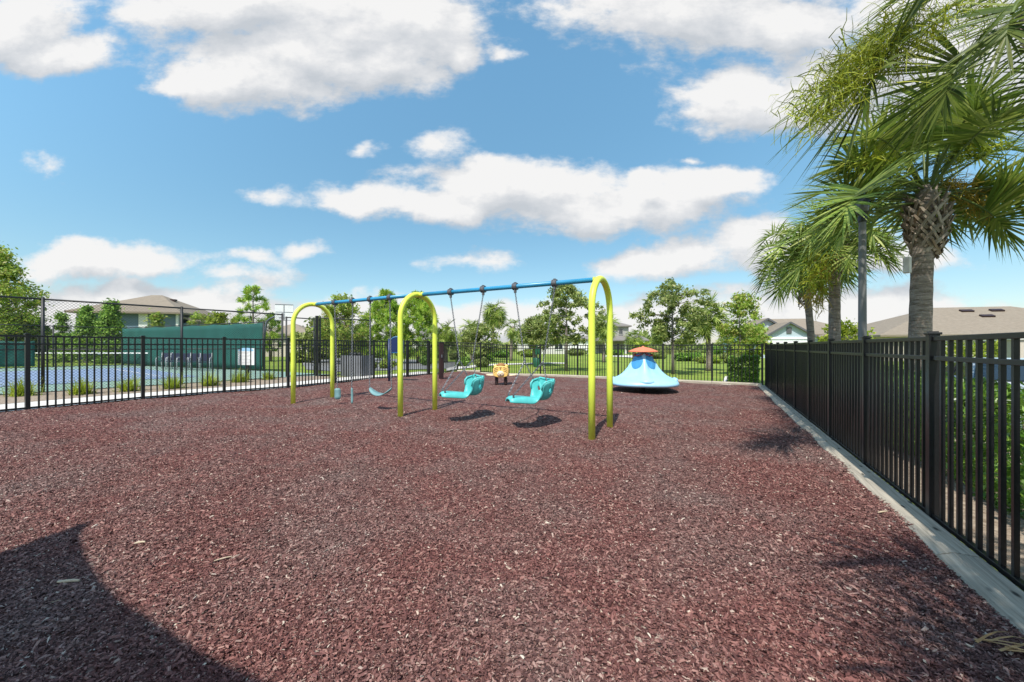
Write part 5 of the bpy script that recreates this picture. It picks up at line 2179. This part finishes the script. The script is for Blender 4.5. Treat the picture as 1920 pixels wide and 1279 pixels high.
def gable_roof(mb, w, d, z, rise, over=.4):  # ridge along y
    W_, D_ = w / 2 + over, d / 2 + over
    zo = z - over * rise / (w / 2)
    for th in (0,):
        vs = [(-W_, -D_, zo), (0, -D_, z + rise), (W_, -D_, zo), (-W_, D_, zo), (0, D_, z + rise), (W_, D_, zo)]
        lo = [(x, y, zz - .18) for x, y, zz in vs]
        mb.add(vs + lo, [(0, 1, 4, 3), (1, 2, 5, 4), (6, 9, 10, 7), (7, 10, 11, 8), (0, 6, 7, 1), (1, 7, 8, 2), (3, 4, 10, 9), (4, 5, 11, 10), (0, 3, 9, 6), (2, 8, 11, 5)])


def window(root, x, y, z, w, h, face=(0, -1), frame='white'):
    """window on the -y face"""
    mb = MB()
    t = .10
    for (cx_, cz_, sx_, sz_) in ((0, h / 2, w + 2 * t, t), (0, -h / 2, w + 2 * t, t), (-w / 2 - t / 2, 0, t, h - t), (w / 2 + t / 2, 0, t, h - t), (0, 0, .05, h - t)):
        mb.box((x + cx_, y - .05, z + cz_), (sx_, .10, sz_))
    o = obj('window', mb, M[frame], root)
    mb = MB()
    mb.box((x, y - .02, z), (w, .03, h))
    obj('pane', mb, M['glass'], o)
    return o


# blue two-storey house beyond the court
H1 = thing('house', 'two storey blue grey house with brown hip roof beyond the court', 'house', (-40.0, 43.3, .13), R(11))
mb = MB()
mb.box((0, 0, 2.4), (8.6, 8.0, 4.8))
obj('wall', mb, M['siding'], H1)
mb = MB()
hip_roof(mb, 8.6, 8.0, 4.82, 2.25, .7, .5)
rf = obj('roof', mb, M['roof'], H1)
for (vx, vy) in ((1.9, -.5), (-2.2, -2.6)):
    mv = MB()
    mv.box((vx, vy, 4.92 + 2.25 * (1 - max(abs(vy) / 4.7, (abs(vx) - .5) / 4.5))), (.5, .4, .22))
    obj('roof_vent', mv, M['darkbrown'], rf)
for cx_ in (-4.33, 4.33):
    mb = MB()
    mb.box((cx_, -4.02, 2.4), (.22, .22, 4.78))
    obj('corner_trim', mb, M['white'], H1)
mb = MB()
mb.box((1.25, -4.03, 3.75), (.8, .08, 1.9))
obj('wall_panel', mb, M['white'], H1)
for wx in (-3.0, -1.0, 3.0):
    window(H1, wx, -4.02, 2.0, 1.1, 1.3)
mb = MB()
mb.add([(4.31, -3.8, 4.55), (5.9, -3.8, 4.0), (5.9, 3, 4.0), (4.31, 3, 4.55), (4.31, -3.8, 4.35), (5.9, -3.8, 3.8), (5.9, 3, 3.8), (4.31, 3, 4.35)], [(0, 1, 2, 3), (7, 6, 5, 4), (0, 4, 5, 1), (1, 5, 6, 2), (2, 6, 7, 3), (3, 7, 4, 0)])
obj('lean_to_roof', mb, M['roof'], H1)
mb = MB()
mb.box((5.05, -.4, 1.88), (1.45, 6.2, 3.76))
obj('annex_wall', mb, M['siding'], H1)

# brown roof seen low through the farthest arch
x = (552 - HX) / FPX * 52
Hb = thing('house', 'low house with dull brown roof glimpsed through the farthest arch', 'house', (x, 52, .1), R(5))
mb = MB()
mb.box((0, 0, 1.4), (7, 7, 2.8))
obj('wall', mb, M['tanwall'], Hb)
mb = MB()
hip_roof(mb, 7, 7, 2.82, 1.6, .5)
obj('roof', mb, M['roof'], Hb)
# pale far roofs behind the central arch
x = (788 - HX) / FPX * 85
Hc = thing('house', 'distant house with pale lilac grey roof behind the central arch', 'house', (x, 85, .1), R(8))
mb = MB()
mb.box((0, 0, 1.4), (11, 9, 2.8))
obj('wall', mb, M['creamwall'], Hc)
mb = MB()
hip_roof(mb, 11, 9, 2.82, 2.0, .5)
obj('roof', mb, M['roofgrey'], Hc)

# cream single-storey house behind the oaks
x = (1040 - HX) / FPX * 70
Hd = thing('house', 'long cream single storey house behind the oaks across the lawn', 'house', (x, 70, 0), R(-4))
mb = MB()
mb.box((0, 0, 1.35), (13, 9, 2.7))
obj('wall', mb, M['creamwall'], Hd)
mb = MB()
hip_roof(mb, 13, 9, 2.72, 1.5, .5)
obj('roof', mb, M['roofgrey'], Hd)
for wx in (-4, 0.5):
    window(Hd, wx, -4.52, 1.5, 1.2, 1.2)
mb = MB()
mb.box((4, -4.54, 1.15), (3.8, .06, 2.2))
obj('garage_door', mb, M['white'], Hd, bevel=.02)

# grey two-storey house right of the front arch
x = (1148 - HX) / FPX * 74
He = thing('house', 'grey two storey house with a porch seen right of the front arch', 'house', (x, 74, 0), R(-6))
mb = MB()
mb.box((-.4, 0, 2.6), (5.6, 7, 5.2))
obj('wall', mb, M['stucco'], He)
mb = MB()
hip_roof(mb, 5.6, 7, 5.22, 1.3, .5)
r_ = obj('roof', mb, M['roofgrey'], He)
r_.location = (-.4, 0, 0)
window(He, 1.0, -3.52, 4.2, .6, 1.1, frame='stucco')
mb = MB()
mb.add([(-6, -3.5, 3.4), (4.6, -3.5, 3.4), (5.4, -6.2, 2.6), (-6.8, -6.2, 2.6), (-6, -3.5, 3.2), (4.6, -3.5, 3.2), (5.4, -6.2, 2.4), (-6.8, -6.2, 2.4)], [(0, 1, 2, 3), (7, 6, 5, 4), (3, 2, 6, 7), (0, 3, 7, 4), (1, 5, 6, 2)])
obj('porch_roof', mb, M['roofgrey'], He)
for cx_ in (-6, -2.2, 1.4, 4.6):
    mb = MB()
    mb.box((cx_, -5.9, 1.2), (.3, .3, 2.4))
    obj('porch_post', mb, M['creamwall'], He)
mb = MB()
mb.box((-4.6, -1, 1.5), (3.0, 6, 3.0))
obj('wing_wall', mb, M['creamwall'], He)

# pale blue gabled house beyond the corner
Yf = 50.0
x = (1485 - HX) / FPX * Yf
Hf = thing('house', 'pale blue house with twin white trimmed gables beyond the fence corner', 'house', (x, Yf, 0), R(-10))
mb = MB()
mb.box((1.5, 4.4, 1.5), (13.5, 9, 3.0))
obj('wall', mb, M['sidingpale'], Hf)
mb = MB()
hip_roof(mb, 13.5, 9, 3.02, 2.3, .5)
r_ = obj('roof', mb, M['roof'], Hf)
r_.location = (1.5, 4.4, 0)
for (cx_, cy_, w_, d_, h_, ri) in ((-2.4, -2.0, 6.2, 4.4, 2.5, 1.9), (-3.3, 1.8, 6.0, 5.0, 3.2, 1.9)):
    mb = MB()
    mb.box((cx_, cy_, h_ / 2), (w_, d_, h_))
    mb.add([(cx_ - w_ / 2, cy_ - d_ / 2, h_ + .001), (cx_ + w_ / 2, cy_ - d_ / 2, h_ + .001), (cx_, cy_ - d_ / 2, h_ + ri - .05)], [(0, 1, 2)])
    gw = obj('gable_wall', mb, M['sidingpale'], Hf)
    mb = MB()
    gable_roof(mb, w_, d_, h_, ri, .4)
    g_ = obj('gable_roof', mb, M['roof'], Hf)
    g_.location = (cx_, cy_, 0)
    mt = MB()
    for s_ in (-1, 1):
        mt.bar((cx_ + s_ * (w_ / 2 + .38), cy_ - d_ / 2 - .43, h_ - .38 * ri / (w_ / 2) - .10), (cx_, cy_ - d_ / 2 - .43, h_ + ri - .10), .06, .20)
    obj('gable_trim', mt, M['greysteel'], g_).location = (-cx_, -cy_, 0)
mb = MB()
mb.box((-2.4, -4.25, 3.35), (.55, .08, .75))
obj('gable_vent', mb, M['greysteel'], Hf)
mb = MB()
mb.box((-2.4, -4.26, 2.42), (6.2, .10, .28))
obj('fascia', mb, M['white'], Hf)
mb = MB()
mb.box((-2.4, -4.24, 1.1), (4.6, .06, 2.1))
obj('garage_door', mb, M['white'], Hf, bevel=.02)

# tan-roofed house on the right
Yg = 40.0
x = (1820 - HX) / FPX * Yg
Hg = thing('house', 'wide house with a tan hip roof and dark vents behind the stout palm', 'house', (x, Yg, -.2), R(-14))
mb = MB()
mb.box((0, 0, 1.35), (22, 12, 2.7))
obj('wall', mb, M['tanwall'], Hg)
mb = MB()
hip_roof(mb, 22, 12, 2.72, 3.0, .6, 3.2)
rf = obj('roof', mb, M['roof'], Hg)
for (vx, vy) in ((-1.2, -1.2), (1.2, -1.2), (-.6, -2.6)):
    zz = 2.72 + 3.0 * (1 - abs(vy) / 6.6)
    mv = MB()
    mv.box((vx, vy, zz + .08), (1.0, .45, .16), mtx=Matrix.Rotation(R(24), 3, 'X'))
    obj('roof_vent', mv, M['darkbrown'], rf, bevel=.01)
for wx in (-7, -3, 2, 6):
    window(Hg, wx, -6.02, 1.5, 1.3, 1.3)
# tan carport column at the right edge
x, y = 960, 0
Yk = 11.0
x = (1906 - HX) / FPX * Yk
ck = thing('gate_column', 'tan square column beyond the parked car', 'column', (x, Yk, t_(x, Yk)))
mb = MB()
mb.box((0, 0, .95), (.34, .34, 1.9), R(-20))
obj('shaft', mb, M['tanwall'], ck, bevel=.01)
mb = MB()
mb.box((0, 0, 1.93), (.44, .44, .08), R(-20))
obj('cap', mb, M['concrete'], ck, bevel=.01)

# ------------------------------------------------------------------ parked car
cx, cy = 10.0, 7.6
car = thing('parked_car', 'silver sedan parked behind the hedge beyond the picket fence', 'car', (cx, cy, t_(cx, cy) + .02), math.atan2(U.y, U.x) + R(170))
side = [(-2.25, .35), (-2.28, .62), (-2.18, .86), (-1.60, .95), (-.95, 1.36), (-.35, 1.45), (.35, 1.42), (1.05, 1.02), (1.95, .88), (2.25, .70), (2.30, .45), (2.20, .30), (-2.15, .28)]


def car_width(z):
    return .88 if z < .95 else .88 - (z - .95) * .50


k = len(side)
vs = []
for s_ in (-1, 1):
    for (x, z) in side:
        vs.append((x, s_ * car_width(z), z))
fs = [(j, (j + 1) % k, k + (j + 1) % k, k + j) for j in range(k)]
fs += [tuple(range(k - 1, -1, -1)), tuple(range(k, 2 * k))]
mb = MB()
mb.add(vs, fs)
obj('body', mb, M['silver'], car, bevel=.05, smooth=False)
mb = MB()
mb.add([(1.02, -.80, 1.045), (1.02, .80, 1.045), (.40, .62, 1.41), (.40, -.62, 1.41)], [(0, 1, 2, 3)])
ws_ = obj('windscreen', mb, M['glass'], car)
ws_.location = (.03, 0, .025)
mb = MB()
mb.add([(-1.52, .80, .99), (-1.52, -.80, .99), (-.98, -.62, 1.33), (-.98, .62, 1.33)], [(0, 1, 2, 3)])
ws_ = obj('rear_window', mb, M['glass'], car)
ws_.location = (-.03, 0, .025)
for s_ in (-1, 1):
    mb = MB()
    pts = [(-1.35, 1.0), (.85, 1.02), (.30, 1.36), (-.85, 1.33)]
    f = lambda x, z: (x, s_ * (car_width(z) + .012), z)
    mb.add([f(*p) for p in pts], [(0, 1, 2, 3)])
    sw_ = obj('side_window', mb, M['glass'], car)
    mb = MB()
    mb.bar(f(-.25, 1.01), f(-.27, 1.35), .02, .06)
    obj('pillar', mb, M['blackwire'], sw_)
    for x in (-1.38, 1.42):
        mb = MB()
        mb.tube([(x, s_ * .70, .32), (x, s_ * .90, .32)], .32, 24)
        wh = obj('wheel', mb, M['tyre'], car, smooth=False, bevel=.02)
        mb = MB()
        mb.tube([(x, s_ * .895, .32), (x, s_ * .915, .32)], .21, 20)
        obj('rim', mb, M['steel'], wh)
    mb = MB()
    mb.ellipsoid((.80, s_ * .98, 1.04), (.07, .10, .07), 10, 6)
    obj('mirror', mb, M['silver'], car, smooth=True)
    mb = MB()
    mb.ellipsoid((2.12, s_ * .66, .70), (.16, .20, .08), 10, 6)
    obj('headlight', mb, M['white'], car, smooth=True)
    mb = MB()
    mb.ellipsoid((-2.16, s_ * .66, .80), (.12, .18, .08), 10, 6)
    obj('tail_light', mb, M['red'], car, smooth=True)

# ------------------------------------------------------------------ lamp post
x, y = (1617 - HX) / FPX * 6.0, 6.0
lp = thing('street_lamp', 'grey lamp pole with dark head half hidden by palm fronds', 'street lamp', (x, y, t_(x, y)))
mb = MB()
mb.lathe([(.10, 0), (.10, .25), (.056, .30), (.052, 1.8), (.046, 3.36), (.045, 3.40)], n=20)
obj('pole', mb, M['pole'], lp, smooth=True)
mb = MB()
mb.lathe([(.052, 3.34), (.058, 3.37), (.058, 3.42), (.05, 3.44), (.06, 3.46), (.075, 3.50)], n=20)
obj('collar', mb, M['black'], lp, smooth=True)
mb = MB()
mb.lathe([(.075, 3.50), (.085, 3.55), (.09, 3.60), (.085, 3.64)], n=20)
obj('lens', mb, mat('smoked_lens', (.12, .12, .12), .2), lp, smooth=True)
mb = MB()
mb.lathe([(.10, 3.64), (.095, 3.67), (.06, 3.71), (.02, 3.73), (0, 3.735)], n=20)
obj('lamp_top', mb, M['black'], lp, smooth=True)

# ------------------------------------------------------------------ shade canopy behind the viewer, which throws the near shadow
SH = 3.4
sdx, sdy = -SUN_DIR.x / SUN_DIR.z, -SUN_DIR.y / SUN_DIR.z


def cast(px, py, h=SH):
    gx_, gy_ = gp(px, py, .04)
    return Vector((gx_ - sdx * (h - .04), gy_ - sdy * (h - .04), h))


edge1 = [cast(166, 974), cast(74, 1007), cast(0, 1036), cast(-160, 1110)]
edge2 = [cast(166, 974), cast(146, 1000), cast(154, 1042), cast(184, 1090), cast(231, 1134), cast(311, 1184), cast(385, 1232), cast(474, 1273), cast(620, 1345), cast(900, 1480)]
tip = edge1[0]
shd = thing('shade_canopy', 'fabric shade canopy behind the viewer whose corner shadow falls on the near mulch', 'canopy', (tip.x, tip.y, 0))
o = Vector(shd.location)
bl = edge1[-1] + Vector((-.6, -3.2, 0))
br = edge2[-1] + Vector((.2, -2.2, 0))
loop = edge2 + [br, bl] + edge1[::-1][:-1]
mb = MB()
kk = len(loop)
mb.add([p - o + Vector((0, 0, .0)) for p in loop], [tuple(range(kk))])
cv = obj('fabric', mb, mat('dark_blue_canopy', (.03, .06, .14), .8, var=.1, scale=3), shd)
sd = cv.modifiers.new('cloth', 'SOLIDIFY')
sd.thickness = .02
for p in (bl, br):
    mb = MB()
    mb.tube([Vector((p.x, p.y, 0)) - o, Vector((p.x, p.y, SH)) - o], .06, 10)
    obj('post', mb, M['blackwire'], shd, smooth=True)

# ------------------------------------------------------------------ loose things on the mulch
def stick(label, px, py, L, rz, seed, w=.010):
    x, y = gp(px, py, .05)
    rng = random.Random(seed)
    zz = float(mulch_z(x, y)) + .018
    mb = MB()
    mb.tube([(-L / 2, 0, 0), (-L * .15, rng.uniform(-.003, .003), .003), (L * .2, rng.uniform(-.004, .004), .004), (L / 2, .002, .002)], [w * .6, w, w * .9, w * .7], 7)
    o = obj('stick', mb, M['wood_light'])
    o.location = (x, y, zz)
    o.rotation_euler = (0, 0, rz)
    tag(o, label, 'stick', 'pale sticks on the mulch')


stick('thick pale stick lying in the canopy shadow', 128, 1085, .115, R(4), 1, .009)
stick('short pale stick on the mulch right of the canopy shadow tip', 262, 1019, .06, R(15), 2, .007)
stick('thin pale splinter on the mulch below the belt swing', 418, 1046, .09, R(30), 3, .004)
stick('pale twig on the mulch by the timber edging', 1655, 962, .10, R(12), 4, .006)
x, y = gp(1860, 1215, .05)
rng = random.Random(6)
mb = MB()
for k in range(9):
    a = rng.uniform(-.6, .6) + R(-20)
    L = rng.uniform(.14, .32)
    q = Vector((rng.uniform(-.08, .08), rng.uniform(-.06, .06), .01))
    d = Vector((math.cos(a), math.sin(a), .12))
    s_ = Vector((-d.y, d.x, 0)) * .006
    pa_, pb_ = [], []
    for j in range(5):
        f = j / 4
        p = q + d * L * f + Vector((0, 0, .03 * math.sin(math.pi * f) - .12 * L * f))
        pa_.append(p - s_ * (1 - f * .8))
        pb_.append(p + s_ * (1 - f * .8))
    mb.strip(pa_, pb_)
o = obj('dry_palm_leaf', mb, leaf_mat('dry_palm_straw', [(.35, .20, .08), (.50, .33, .16)], .1, .7))
o.location = (x, y, float(mulch_z(x, y)) + .015)
tag(o, 'dry orange palm leaf shreds on the mulch in the near corner by the edging', 'palm debris')
